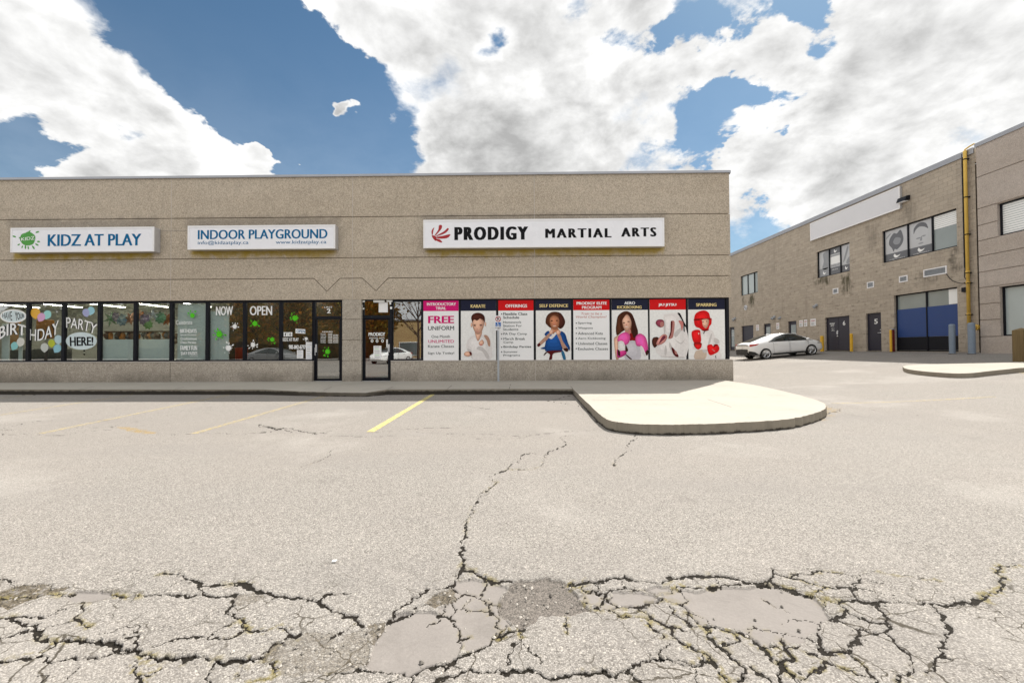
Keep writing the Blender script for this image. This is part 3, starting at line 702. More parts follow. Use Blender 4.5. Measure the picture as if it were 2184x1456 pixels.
mxs = nd(t, 'ShaderNodeMixShader', {0: mth(t, 'MULTIPLY', wn, .42), 1: nd(t, 'ShaderNodeBsdfTransparent').outputs[0], 2: pb.outputs[0]})
t.links.new(mxs.outputs[0], out.inputs[0]); M['line2'] = m2
def strip(a, b, wd, mm):
    pa, pb_ = G(*a), G(*b); dv = (pb_ - pa); dv.z = 0; dv.normalize(); s_ = Vector((-dv.y, dv.x, 0)) * wd / 2
    mb = MB(); N = 24; vs = []
    for i in range(N + 1):
        p = pa.lerp(pb_, i / N)
        for sg in (-1, 1):
            q_ = p + s_ * sg; vs.append((q_.x, q_.y, float(gz(q_.x)) + .005))
    mb.add(vs, [(2 * i, 2 * i + 2, 2 * i + 3, 2 * i + 1) for i in range(N)])
    o = mb.build('stall_line', mm); tag(o, kind='structure')
strip((790, 921), (932, 836), .12, M['line'])
strip((412, 925), (722, 836), .11, M['line2']); strip((84, 925), (516, 836), .11, M['line2'])
strip((-260, 925), (316, 836.5), .09, M['line2']); strip((-600, 920), (105, 837), .08, M['line2'])
strip((1775, 860), (2120, 846), .10, M['line2'])
strip((2150, 789), (2300, 812), .25, M['line2'])
# ------------------------------------------------------------------ the shop building (its own x,z frame; y goes inside)
fx = lambda px, py=700, off=0: F(px, py, off)[0]
fz = lambda py, px=1100, off=0: F(px, py, off)[1]
XL = -27.0; XR = fx(1558, 600)
ZTOP = fz(371, 1100); ZL = fz(636.5, 1100); ZS = fz(769.5, 1100); ZB = .12
G1, G2, G3, GLEDGE = fz(459.5, 1100), fz(547, 1100), fz(591, 1100), fz(492, 368)
glow_ochre = (.34, .24, .035)
stains_or_glow = []
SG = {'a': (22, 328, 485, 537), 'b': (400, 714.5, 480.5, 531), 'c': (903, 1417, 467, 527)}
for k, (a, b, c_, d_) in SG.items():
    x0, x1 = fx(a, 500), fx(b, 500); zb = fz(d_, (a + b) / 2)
    stains_or_glow.append((x0 + .12, x1 - .05, zb - .26, zb + .1, .85, glow_ochre))  # warm glow below each sign, painted into the concrete colour
    stains_or_glow.append((x0 - .1, x1 + .15, fz(c_, (a + b) / 2) - .05, G1 + .02, .42, (.17, .15, .13)))
M['wall'] = aggregate('aggregate_concrete', (.49, .425, .345), stains_or_glow)
M['plinth'] = aggregate('plinth_concrete', (.45, .405, .35), (), .3, 15, grime=(.12, .75, (.12, .105, .085)))
shop = thing('shop_building', 'long single-storey beige concrete shop building with grooved panels above a black-framed window strip', 'building', FO, YAW)
g = .014
gx = lambda px, py: F(px, py)
V = [gx(*p) for p in ((670, 594), (697, 621), (725, 594), (773, 593), (802, 620), (828, 592))]
vtop = [(x, z + (g if abs(z - G3) < .2 else g * 1.5)) for x, z in V]
rowB_up = [(XL, G2 + g), (XR + .01, G2 + g), (XR + .01, G1 - g), (XL, G1 - g)]
G3z = lambda x: G3
up = [(XR + .012, G3 + g)] + [(V[5][0], G3 + g), (V[4][0], V[4][1] + g), (V[3][0], G3 + g), (V[2][0], G3 + g), (V[1][0], V[1][1] + g), (V[0][0], G3 + g)] + [(XL, G3 + g)]
dn = [(XR + .014, G3 - g)] + [(V[5][0] + .008, G3 - g), (V[4][0], V[4][1] - g), (V[3][0] - .008, G3 - g), (V[2][0] + .008, G3 - g), (V[1][0], V[1][1] - g), (V[0][0] - .008, G3 - g)] + [(XL, G3 - g)]
rows = [[(XL, G1 + g), (XR, G1 + g), (XR, ZTOP), (XL, ZTOP)], rowB_up,
        [(XL, G2 - g)] + list(reversed(up)) + [(XR + .012, G2 - g)],
        list(reversed(dn))[::-1][::-1] + [(XR + .016, ZL), (XL, ZL)][::1]]
rows[2] = [(XL, G2 - g)] + list(reversed(up)) + [(XR + .012, G2 - g)]
rows[3] = list(reversed(dn)) + [(XR + .014, ZL), (XL, ZL)]
mb = MB()
for r in rows:
    a = sum(r[i][0] * r[(i + 1) % len(r)][1] - r[(i + 1) % len(r)][0] * r[i][1] for i in range(len(r)))
    if a < 0: r = r[::-1]
    mb.prism([(x, 0, z) for x, z in r], (0, .06, 0))
mb.box((XL, .06, ZL - .0), (XR - .02, .30, ZTOP - .01))
DEPTH = 26
mb.box((XR - .30, .301, 0), (XR - .021, DEPTH, ZTOP - .01)); mb.box((XL, .301, 0), (XL + .3, DEPTH, ZTOP - .01)); mb.box((XL + .301, DEPTH - .3, 0), (XR - .301, DEPTH, ZTOP - .01))
mb.box((XL + .301, .301, ZTOP - .5), (XR - .301, DEPTH - .301, ZTOP - .4))
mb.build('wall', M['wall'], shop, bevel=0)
mb = MB()   # short ledge between the two left signs
mb.box((fx(336, 492), -.012, GLEDGE - .012), (fx(402, 492), -.002, GLEDGE + .012)); mb.build('ledge_strip', M['plinth'], shop)
for px in (-240, 365, 752, 1140):
    mb = MB(); mb.box((fx(px, 500) - .008, -.003, ZL + .01), (fx(px, 500) + .008, .01, ZTOP - .02)); mb.build('joint_sealant', M['caulk'], shop)
mb = MB()
mb.box((XL - .03, -.05, ZTOP), (XR + .04, .34, ZTOP + .035)); mb.box((XL - .03, -.05, ZTOP - .045), (XR + .04, -.025, ZTOP)); mb.box((XR + .015, -.025, ZTOP - .075), (XR + .04, DEPTH, ZTOP + .002))
mb.box((XR - .35, .34, ZTOP + .001), (XR + .04, DEPTH, ZTOP + .034))
mb.build('coping', M['flash'], shop)
# plinth pieces, pillar
PF = -.035
P = MB()
xp0, xd0, xd1, xp1 = fx(667, 790), fx(730, 740), fx(771, 740), fx(834, 790)
XPR = fx(1563, 795)
P.prism([(XL, PF, ZB), (xp0, PF, ZB), (xp0, PF, ZS), (XL, PF, ZS)], (0, .26, 0))
P.prism([(xp1, PF, ZB), (XPR, PF, ZB), (XPR, PF, ZS), (xp1, PF, ZS)], (0, .26, 0))
pl = P.build('plinth', M['plinth'], shop, bevel=.012)
for px in (365, -240):
    mb = MB(); mb.box((fx(px, 790) - .006, PF - .002, ZB), (fx(px, 790) + .006, PF + .004, ZS - .01)); mb.build('plinth_joint', M['joint'], shop)
mb = MB(); mb.box((fx(1142, 790) - .008, PF - .003, ZB + .01), (fx(1142, 790) + .008, PF + .004, ZS - .01)); mb.build('joint_sealant', M['caulk'], shop)
for a, b in ((XL, xp0), (xp1, XPR - .02)):
    mb = MB(); mb.box((a, PF - .012, ZS + .001), (b, .1, ZS + .028)); mb.build('sill', M['caulk'], shop)
mb = MB(); pz = [ZB, fz(769, 750), fz(725, 750), fz(681, 750), ZL - .002]
for a, b in zip(pz[:-1], pz[1:]): mb.box((xd0, -.012, a + .010), (xd1, .2, b - .008))
mb.box((xd0 + .012, .015, ZB), (xd1 - .012, .25, ZL - .001))
mb.build('pillar', M['plinth'], shop, bevel=.006)

GY = .14            # glass plane depth
# -- windows of the playground: each its own frame, pane and stickers
mul = [(-166, -159), (-91, -84), (-20, -13), (58, 65), (133.6, 140.8), (210, 217), (286.6, 293.5), (364, 369.7), (440.6, 446), (519.6, 525.8), (597, 602.7), (667, 673.5)]
zs0, zs1 = ZS + .03, ZL - .002
WIN = {}
for i in range(len(mul) - 1):
    x0 = fx((mul[i][0] + mul[i][1]) / 2, 700, GY); x1 = fx((mul[i + 1][0] + mul[i + 1][1]) / 2, 700, GY)
    hw = .052; mb = MB(); y0, y1 = GY - .05, GY + .06
    mb.box((x0, y0, zs0), (x0 + hw, y1, zs1)); mb.box((x1 - hw, y0, zs0), (x1, y1, zs1))
    mb.box((x0 + hw, y0, zs0), (x1 - hw, y1, zs0 + .05)); mb.box((x0 + hw, y0, zs1 - .075), (x1 - hw, y1, zs1))
    wn_ = mb.build('window', M['black'], shop, bevel=.004)
    p = MB(); p.box((x0 + hw + .001, GY, zs0 + .051), (x1 - hw - .001, GY + .012, zs1 - .076)); p.build('pane', M['glass'], wn_)
    WIN[i] = (wn_, x0 + hw, x1 - hw)
def wof(px):
    for i, (wn_, a, b) in WIN.items():
        if mul[i][0] <= px <= mul[i + 1][1]: return wn_
DY_ = GY - .003
class Z2:
    """photo zoom window -> shop-front points on a plane"""
    def __init__(s, x0, y0, k, off=DY_): s.x0, s.y0, s.k, s.off = x0, y0, k, off
    def p(s, u, v, lift=0):
        x, z = F(s.x0 + u * s.k, s.y0 + v * s.k, s.off - lift); return (x, s.off - lift, z)
def text_rect(mb, body, px0, px1, pt, pb, off, m=0, **kw):
    pm = (px0 + px1) / 2; x0, x1 = F(px0, (pt + pb) / 2, off)[0], F(px1, (pt + pb) / 2, off)[0]
    z1, z0 = F(pm, pt, off)[1], F(pm, pb, off)[1]
    put_text(mb, body, lambda a, b: (a, off, b), x0, x1, z0, z1, m, **kw)
def ell(cx, cy, rx, ry, n=20, rot=0):
    return [(cx + rx * math.cos(2 * math.pi * i / n) * math.cos(rot) - ry * math.sin(2 * math.pi * i / n) * math.sin(rot),
             cy + rx * math.cos(2 * math.pi * i / n) * math.sin(rot) + ry * math.sin(2 * math.pi * i / n) * math.cos(rot)) for i in range(n)]
def flat(mb, z, pts, m=0, lift=0.0, sm=True, n=3):
    if sm: pts = smooth_pts(pts, n)
    P_ = [z.p(u, v, lift) for u, v in pts]
    a = sum(P_[i][0] * P_[(i + 1) % len(P_)][2] - P_[(i + 1) % len(P_)][0] * P_[i][2] for i in range(len(P_)))
    mb.poly(P_ if a > 0 else P_[::-1], m)
def splat(mb, z, cx, cy, r, m=0, seed=0, lift=0, drops=7, nsp=11):
    rr = random.Random(seed); pts = []
    for i in range(nsp * 2):
        an = math.pi * i / nsp + rr.uniform(-.08, .08); k = r * (rr.uniform(.98, 1.35) if i % 2 == 0 else rr.uniform(.66, .78))
        pts.append((cx + k * math.cos(an), cy + k * math.sin(an)))
    flat(mb, z, pts, m, lift)
    for i in range(drops):
        an = rr.uniform(0, 6.28); k = r * rr.uniform(1.4, 1.85); s_ = r * rr.uniform(.10, .24)
        flat(mb, z, ell(cx + k * math.cos(an), cy + k * math.sin(an), s_ * 1.7, s_, 10, an), m, lift)
def balloon(z, cx, cy, r, colr, par, lift=.0, tilt=0):
    mb = MB(); flat(mb, z, [(cx + x * r * .92 * math.cos(tilt) - y_ * r * math.sin(tilt), cy + x * r * .92 * math.sin(tilt) + y_ * r * math.cos(tilt)) for x, y_ in ((0, -1), (.7, -.72), (1, 0), (.78, .62), (.3, 1.0), (0, 1.22), (-.3, 1.0), (-.78, .62), (-1, 0), (-.7, -.72))], 0, lift)
    nm = 'balloon_' + str(colr)
    if nm not in M: M[nm] = plain(nm, colr, .45, 0, .06, 3)
    mb.build('balloon_sticker', M[nm], par)
Za, Zb, Zc, Zd = Z2(0, 630, .1374), Z2(200, 630, .1374), Z2(420, 630, .1374), Z2(640, 630, .1374)
W1, W2, W3, W4, W5, W6, W7, W8, W9 = (wof(p) for p in (30, 100, 175, 250, 330, 405, 480, 560, 635))
def lettering(par, build_fn, mats=None):
    mb = MB(); build_fn(mb); mb.pieces(mats or [M['letwhite'], M['letblack']], par)
def arc_text(mb, z, body, quad, m=0, bold=.02, lift=0, sag=0, tsag=None):
    """body inside the four corners tl,tr,br,bl (zoom px); sag bends it downward"""
    V_, Fc = textgeo(body, min(bold, off_for(body)))
    tl, tr, br, bl = quad; tsag = sag if tsag is None else tsag
    def fn(u, v):
        tx, ty = tl[0] + (tr[0] - tl[0]) * u, tl[1] + (tr[1] - tl[1]) * u + tsag * 4 * u * (1 - u)
        bx, by = bl[0] + (br[0] - bl[0]) * u, bl[1] + (br[1] - bl[1]) * u + sag * 4 * u * (1 - u)
        return Vector(z.p(bx + (tx - bx) * v, by + (ty - by) * v, lift))
    text_add(mb, V_, Fc, fn, Vector((0, -1, 0)), m, bold, abs(bl[1] - tl[1]) / max(1, abs(tr[0] - tl[0])))
def f1(mb):
    flat(mb, Za, ell(205, 320, 205, 105, 28), 0); flat(mb, Za, ell(205, 320, 180, 86, 28), 2, .001)
    arc_text(mb, Za, 'HAVE', ((35, 275), (185, 245), (190, 390), (40, 345)), 1, .01, .002)
    arc_text(mb, Za, 'YOUR', ((228, 250), (375, 290), (380, 340), (240, 395)), 1, .01, .002)
    arc_text(mb, Za, 'BIRT', ((-20, 500), (408, 475), (400, 635), (-20, 690)), 1, .07, -.001, -55)
    arc_text(mb, Za, 'BIRT', ((-20, 500), (408, 475), (400, 635), (-20, 690)), 0, .015, .001, -55)
M['palepane'] = plain('pale_vinyl', (.60, .70, .73), .5)
lettering(W1, f1, [M['letwhite'], M['letblack'], M['palepane']])
def f2(mb):
    arc_text(mb, Za, 'HDAY', ((462, 520), (915, 375), (905, 575), (458, 690)), 1, .07, -.001, 55)
    arc_text(mb, Za, 'HDAY', ((462, 520), (915, 375), (905, 575), (458, 690)), 0, .015, .001, 55)
lettering(W2, f2)
def f3(mb):
    arc_text(mb, Za, 'PARTY', ((1025, 340), (1515, 450), (1475, 605), (1028, 500)), 1, .07, -.001, -25)
    arc_text(mb, Za, 'PARTY', ((1025, 340), (1515, 450), (1475, 605), (1028, 500)), 0, .015, .001, -25)
    flat(mb, Za, ell(1262, 705, 240, 135, 28), 2)
    arc_text(mb, Za, 'HERE!', ((1080, 640), (1450, 640), (1450, 775), (1085, 790)), 1, .035, .001)
    flat(mb, Za, ell(1305, 858, 16, 17, 10), 1); flat(mb, Za, ell(1308, 912, 14, 16, 10), 1)
lettering(W3, f3, [M['letwhite'], M['letblack'], M['palepane']])
balloon(Za, 550, 270, 82, (.72, .40, .04), W2); balloon(Za, 640, 335, 66, (.62, .34, .55), W2, .001, .5); balloon(Za, 735, 295, 66, (.30, .62, .60), W2, .0005, .3)
balloon(Za, 690, 805, 66, (.52, .55, .52), W2, .0005); balloon(Za, 800, 740, 58, (.42, .48, .02), W2, .001); balloon(Za, 905, 680, 66, (.42, .58, .64), W2); balloon(Za, 890, 820, 66, (.25, .50, .60), W2, -.0005, .6)
balloon(Za, 320, 720, 66, (.60, .60, .55), W1, .001, .2); balloon(Za, 225, 780, 62, (.22, .52, .52), W1, 0, .4)
balloon(Za, 1335, 265, 60, (.36, .38, .62), W3, .001, -.2); balloon(Za, 1412, 235, 62, (.30, .58, .68), W3, 0, .2)
def f6(mb):
    arc_text(mb, Zb, 'Celebrate', ((1275, 385), (1530, 385), (1530, 445), (1275, 455)), 0, 0)
    for tx, a, b, c_, d_ in (('BIRTHDAYS', 1338, 1598, 520, 580), ('Special Occasions', 1345, 1592, 598, 626), ('Graduations', 1345, 1598, 652, 688), ('Class Parties', 1345, 1588, 712, 742), ('FAMILY FUN', 1345, 1605, 778, 850), ('DAY PASSES', 1355, 1608, 872, 922), ('and more', 1490, 1615, 935, 950)):
        arc_text(mb, Zb, tx, ((a, c_), (b, c_), (b, d_), (a, d_)), 0, .03)
lettering(W6, f6)
def splats(par, z, lst):
    for cx, cy, r, mm, sd in lst:
        mb = MB(); splat(mb, z, cx, cy, r, 0, sd); mb.build('splat_sticker', M[mm], par)
splats(W6, Zb, [(1530, 310, 42, 'green', 3)])
def f7(mb): arc_text(mb, Zc, 'NOW', ((295, 170), (560, 165), (560, 305), (295, 308)), 0, .03)
def f8(mb): arc_text(mb, Zc, 'OPEN', ((820, 165), (1168, 162), (1168, 305), (820, 306)), 0, .03)
lettering(W7, f7); lettering(W8, f8)
splats(W7, Zc, [(345, 600, 55, 'green', 5), (585, 480, 38, 'letwhite', 6), (490, 815, 50, 'letwhite', 8)])
splats(W8, Zc, [(900, 435, 45, 'green', 9), (1170, 683, 38, 'green', 10), (870, 765, 42, 'letwhite', 11)])
def f9(mb):
    for i, (cx, ch) in enumerate(((1378, 'f'), (1448, 'o'))):
        flat(mb, Zc, [(cx - 32, 570), (cx + 32, 570), (cx + 32, 636), (cx - 32, 636)], 0, 0, False)
        arc_text(mb, Zc, ch, ((cx - 14, 580), (cx + 14, 580), (cx + 14, 628), (cx - 14, 628)), 1, .03, .001)
    arc_text(mb, Zc, 'KIDZ AT PLAY', ((1332, 655), (1580, 658), (1580, 708), (1332, 710)), 0, .03)
    arc_text(mb, Zc, '905-842-6777', ((1425, 765), (1690, 768), (1690, 832), (1425, 830)), 0, .04)
lettering(W9, f9)
splats(W9, Zc, [(1525, 352, 48, 'green', 13)]); splats(W9, Zd, [(95, 670, 26, 'letwhite', 14)])
mb = MB(); flat(mb, Zd, [(-70, 515), (80, 525), (82, 592), (-70, 585)], 0, 0, False); arc_text(mb, Zd, 'OPEN', ((-55, 530), (75, 537), (77, 580), (-55, 575)), 1, .03, .001)
mb.build('open_sticker', [M['letwhite'], M['letblue']], W9)
def sheet(par, z, quad, lines, seed, extra=None, name='notice_sheet'):
    rr = random.Random(seed); mb = MB(); (x0, y0), (x1, y1) = quad
    flat(mb, z, [(x0, y0), (x1, y0), (x1, y1), (x0, y1)], 0, 0, False)
    for i in range(lines):
        yy = y0 + (y1 - y0) * (i + .6) / (lines + .4); a = x0 + (x1 - x0) * rr.uniform(.1, .2); b = x1 - (x1 - x0) * rr.uniform(.1, .35); h = (y1 - y0) / lines * rr.uniform(.12, .2)
        flat(mb, z, [(a, yy), (b, yy), (b, yy + h), (a, yy + h)], rr.choice((1, 1, 2)), .001, False)
    if extra: extra(mb)
    return mb.build(name, [M['paper'], M['ink'], M[rr.choice(('red', 'letblue', 'green'))]], par)
sheet(W9, Zd, ((90, 722), (188, 990)), 9, 4); sheet(W9, Zc, ((1552, 845), (1650, 975)), 6, 6)

# -- doors
def door(px0, px1, jl, glass_x, glass_y, tr_x, tr_y, handle_left):
    x0, x1 = fx(px0, 740, GY), fx(px1, 740, GY)
    z = lambda py: F((px0 + px1) / 2, py, GY)[1]
    gx0, gx1 = (fx(p, 740, GY) for p in glass_x); gz0, gz1 = z(glass_y[1]), z(glass_y[0])
    tx0, tx1 = (fx(p, 660, GY) for p in tr_x); tz0, tz1 = z(tr_y[1]), z(tr_y[0])
    y0, y1 = GY - .05, GY + .06; zt = ZL - .002
    fr = MB()
    fr.box((x0, y0, ZB + .03), (tx0, y1, zt)); fr.box((tx1, y0, ZB + .03), (x1, y1, zt)); fr.box((tx0, y0, tz1), (tx1, y1, zt)); fr.box((tx0, y0, z(679.5)), (tx1, y1, tz0))
    d_ = fr.build('door', M['black'], shop, bevel=.004)
    lf = MB(); a, b = tx0 + .008, tx1 - .008; zt2 = z(680.2) - .006; yb0, yb1 = GY - .035, GY + .02
    lf.box((a, yb0, ZB + .05), (gx0, yb1, zt2)); lf.box((gx1, yb0, ZB + .05), (b, yb1, zt2)); lf.box((gx0, yb0, gz1), (gx1, yb1, zt2)); lf.box((gx0, yb0, ZB + .05), (gx1, yb1, gz0))
    lf.build('door_leaf', M['black'], d_, bevel=.004)
    pn = MB(); pn.box((gx0 + .001, GY - .006, gz0 + .001), (gx1 - .001, GY + .006, gz1 - .001)); pn.build('pane', M['glass'], d_)
    pn = MB(); pn.box((tx0 + .001, GY - .006, tz0 + .001), (tx1 - .001, GY + .006, tz1 - .001)); pn.build('transom_pane', M['glass'], d_)
    hx = (gx0 - .035) if handle_left else (gx1 + .035)
    h = MB(); h.box((hx - .035, yb0 - .012, z(751)), (hx + .035, yb0 - .001, z(734))); h.tube([(hx, yb0 - .012, z(757)), (hx, yb0 - .06, z(757)), (hx, yb0 - .06, z(741)), (hx, yb0 - .012, z(741))], .012, 8)
    h.build('handle', M['alu'], d_, bevel=.003)
    th = MB(); th.box((x0, GY - .09, ZB + .02), (x1, GY + .1, ZB + .05)); th.build('threshold', M['alu'], d_)
    return d_
D1 = door(666.8, 731, 0, (677, 724.5), (681.5, 807), (674, 728.5), (644.5, 674.5), True)
D2 = door(769.5, 839, 0, (779.5, 828), (682, 805), (777, 832), (641.8, 672.6), False)
Zd2 = Z2(640, 630, .1374, GY - .010)
def d1(mb):
    arc_text(mb, Zd2, 'UNIT', ((375, 170), (505, 170), (505, 195), (375, 195)), 0, .02); arc_text(mb, Zd2, '2', ((415, 205), (475, 205), (475, 275), (415, 275)), 0, .05)
    arc_text(mb, Zd2, 'HOURS', ((345, 553), (505, 553), (505, 572), (345, 572)), 0, .03)
    for i, dd in enumerate(('Monday', 'Tuesday', 'Wed', 'Thursday', 'Friday', 'Sat', 'Sunday')):
        yy = 585 + i * 23; arc_text(mb, Zd2, dd, ((318, yy), (400, yy), (400, yy + 17), (318, yy + 17)), 0, .02)
        arc_text(mb, Zd2, '10:00', ((435, yy), (500, yy), (500, yy + 17), (435, yy + 17)), 0, .02)
        arc_text(mb, Zd2, '8:00', ((515, yy + 20), (592, yy + 20), (592, yy + 37), (515, yy + 37)), 0, .02) if i < 6 else None
lettering(D1, d1)
splats(D1, Zd2, [(425, 872, 42, 'green', 17)])
def d2(mb):
    arc_text(mb, Zd2, 'PRODIGY', ((1062, 575), (1322, 572), (1322, 628), (1062, 628)), 0, .04)
    arc_text(mb, Zd2, 'MARTIAL ARTS', ((1075, 648), (1310, 648), (1310, 674), (1075, 674)), 0, .03)
    for cx in (1118, 1195, 1280): flat(mb, Zd2, ell(cx, 705, 20, 24, 12), 0); flat(mb, Zd2, ell(cx, 705, 9, 13, 10), 1, .001)
lettering(D2, d2)
sheet(D2, Zd2, ((1140, 780), (1262, 980)), 6, 21); sheet(D2, Zd2, ((1338, 682), (1388, 802)), 3, 22)
sheet(D2, Z2(640, 630, .1374, GY - .010), ((1220, 108), (1362, 262)), 0, 23, name='paper_sheet')
mb = MB()
for q_ in (((958, 75), (1008, 105)), ((1135, 72), (1312, 108)), ((1340, 70), (1435, 100)), ((960, 145), (975, 185)), ((1395, 175), (1430, 212)), ((958, 192), (1000, 215)), ((1385, 100), (1415, 140))):
    (a, b), (c_, d_) = q_; flat(mb, Z2(640, 630, .1374, GY - .053), [(a, b), (c_, b), (c_ - 3, d_), (a + 4, d_)], 0, 0, False)
mb.build('torn_tape', M['letwhite'], D2)

# -- the clear window by the second door, and the eight posters' window bays
def bay(px0, px1, name='window', pane=True):
    x0, x1 = fx(px0, 700, GY), fx(px1, 700, GY); hw = .04; y0, y1 = GY - .05, GY + .06; mb = MB()
    mb.box((x0, y0, zs0), (x0 + hw, y1, zs1)); mb.box((x1 - hw, y0, zs0), (x1, y1, zs1)); mb.box((x0 + hw, y0, zs0), (x1 - hw, y1, zs0 + .05)); mb.box((x0 + hw, y0, zs1 - .07), (x1 - hw, y1, zs1))
    o = mb.build(name, M['black'], shop, bevel=.004)
    p = MB(); p.box((x0 + hw + .001, GY, zs0 + .051), (x1 - hw - .001, GY + .012, zs1 - .071)); p.build('pane', M['glass'], o)
    return o
bay(836.5, 901)
PB = [903, 983, 1063, 1143, 1223, 1305, 1386, 1468, 1549]
PE = [978, 1058, 1138, 1218, 1300, 1382, 1463, 1546]
for i in range(8): bay(PB[i] - 2.5, PB[i + 1] - 2.5)
mb = MB(); mb.box((fx(1547, 700, GY), GY - .08, zs0), (XR - .03, GY + .3, zs1)); mb.box((XR - .09, GY + .3, zs0), (XR - .03, 3.0, zs1)); mb.build('corner_post', M['black'], shop, bevel=.006)
mb = MB(); mb.box((XL, .20, ZB), (fx(-166, 700), .24, ZL)); mb.build('blank_panel', M['black'], shop)

# -- inside
M['inwall'] = plain('interior_wall_paint', (.55, .56, .50), .7, 0, .05, .7)
M['infloor'] = plain('interior_floor', (.20, .17, .13), .35, 0, .12, .9)
M['inred'] = plain('interior_red_wall', (.34, .010, .010), .6, 0, .08, .8)
M['lamp'] = emit('fluorescent_tube', (1, .93, .80), 20.0)
M['panelwhite'] = plain('white_panel_paint', (.70, .78, .79), .55, 0, .05, .8)
mb = MB(); xm = (xd0 + xd1) / 2
mb.box((XL + .31, .30, .08), (XR - .31, DEPTH - .31, .14)); mb.build('floor', M['infloor'], shop)
mb = MB(); mb.box((XL + .31, .31, 3.35), (XR - .31, 11, 3.42)); mb.build('ceiling', M['inwall'], shop)
mb = MB(); mb.box((XL + .31, 6.5, .145), (xm - .06, 6.6, 3.34)); mb.box((xm - .059, .31, .145), (xm + .059, 9.1, 3.34)); mb.build('back_wall', M['inwall'], shop)
mb = MB(); mb.box((xm + .07, 5.0, .145), (XR - .31, 5.1, 3.34)); mb.box((xm + .061, .32, .145), (xm + .069, 4.99, 3.34)); mb.build('red_wall', M['inred'], shop)
for yy in (.9, 3.4):
    for i in range(10):
        x = -24.5 + i * 2.05
        mb = MB(); mb.box((x, yy, 3.29), (x + .14, yy + 1.6, 3.349), 0); mb.box((x + .04, yy + .02, 3.27), (x + .10, yy + 1.58, 3.289), 1); mb.build('ceiling_light', [M['white'], M['lamp']], shop)
# white panels standing behind the glass; the widest stands in for a bright reflection
for nm, px0, px1, py0, py1, off in (('white_panel_or_reflection', 214, 366, 724, 775, .20), ('white_panel_or_reflection', 379, 441, 648, 775, .21), ('white_panel_or_reflection', 446, 487, 664, 775, .21), ('white_panel_or_reflection', 40, 46, 690, 775, .3), ('white_panel_or_reflection', 4, 18, 690, 775, .3)):
    x0, z1 = F(px0, py0, off); x1, z0 = F(px1, py1, off)
    mb = MB(); mb.box((x0, off, zs0), (x1, off + .04, min(z1, zs1))); mb.build(nm, M['panelwhite'], shop, bevel=.01)
mb = MB(); mb.box((fx(489, 700, 2.4), 2.4, .145), (xm - .07, 2.46, 3.2)); mb.build('added_dark_screen', plain('added_dark_screen_paint', (.014, .012, .008), .6, 0, .1, 1), shop)  # added near-black screen that keeps this stretch of the interior dark
# party decorations hanging behind the fourth and fifth panes
def star(px, py, off, r, c_, label, z0=.0, n=5, wide=.28, name='star_decoration', fold=.06):
    x, z = F(px, py, off); t_ = fthing(name, label, 'decoration', (x, off, z)); mb = MB()
    vs = [(0, -fold, 0), (0, fold, 0)]; 
    for i in range(2 * n):
        an = math.pi * i / n + .3; k = r if i % 2 == 0 else r * wide; vs.append((k * math.cos(an), 0, k * math.sin(an)))
    fs = []
    for i in range(2 * n):
        a, b = 2 + i, 2 + (i + 1) % (2 * n); fs += [(0, a, b), (1, b, a)]
    mb.add(vs, fs); mb.tube([(0, 0, r * .3), (0, 0, 3.3 - z)], .003, 5)
    if str(c_) not in M: M[str(c_)] = plain('foil_' + name, c_, .25, .5, .1, 4)
    mb.build('foil', M[str(c_)], t_)
for px, py, r, c_, lb, n_, w_ in ((326, 671, .36, (.66, .68, .72), 'large silver foil star hanging behind the fifth shop window', 5, .25), (236, 680, .32, (.16, .38, .18), 'green pointed paper star hanging behind the fourth shop window', 6, .35),
        (246, 676, .2, (.26, .17, .34), 'purple paper pompom hanging behind the fourth shop window', 9, .8), (260, 682, .24, (.20, .34, .46), 'blue paper pompom behind the fourth shop window', 9, .8), (279, 679, .26, (.55, .22, .12), 'pale orange paper star near the right edge of the fourth shop window', 7, .55),
        (299, 674, .22, (.58, .16, .04), 'orange paper pompom near the left edge of the fifth shop window', 9, .75), (309, 682, .24, (.20, .13, .24), 'dark purple paper pompom left of the silver star', 9, .8), (342, 677, .24, (.14, .36, .20), 'green paper pompom just right of the silver star', 9, .8), (355, 681, .25, (.58, .16, .05), 'orange paper star near the right edge of the fifth shop window', 8, .6), (316, 692, .2, (.16, .40, .10), 'green paper garland piece below the silver star', 8, .7)):
    star(px, py, .95 if 'silver' not in lb else .7, r, c_, lb, n=n_, wide=w_)
M['inorange'] = plain('orange_play_panel', (.42, .16, .02), .55, 0, .12, 2); M['indark'] = plain('dark_play_mat', (.03, .035, .045), .6, 0, .2, 3); M['inbrown'] = plain('brown_upholstery', (.07, .025, .012), .6, 0, .2, 4)
def inside(name, label, cat, px0, px1, py0, py1, off, dp, mt, part, round_=.04):
    x0, z1 = F(px0, py0, off); x1, z0 = F(px1, py1, off); b_ = ((x0 + x1) / 2, off, z0); t_ = fthing(name, label, cat, b_); mb = MB()
    mb.box((x0, off, z0), (x1, off + dp, z1)); mb.build(part, M[mt], t_, b_, bevel=round_); return t_, b_, (x0, x1, z0, z1)
inside('play_panel', 'tall orange play panel standing inside behind the letter T of BIRTHDAY', 'panel', 18, 40, 684, 742, 1.4, .08, 'inorange', 'board')
inside('play_panel', 'orange-brown play panel inside behind the letters HDAY', 'panel', 76, 112, 682, 722, 1.6, .08, 'inorange', 'board')
inside('mat_stack', 'dark stack of play mats low behind the first shop window', 'mat', 20, 57, 746, 775, 1.0, .6, 'indark', 'mat')
inside('mat_stack', 'dark low play mats behind the bottom of the second shop window', 'mat', 68, 118, 744, 775, 1.0, .6, 'indark', 'mat')
t_, b_, (x0, x1, z0, z1) = inside('wall_shelf', 'long dark wall shelf with small toys behind the fourth and fifth windows', 'shelf', 222, 366, 706, 708, 3.0, .25, 'inbrown', 'board', .005)
rr = random.Random(8)
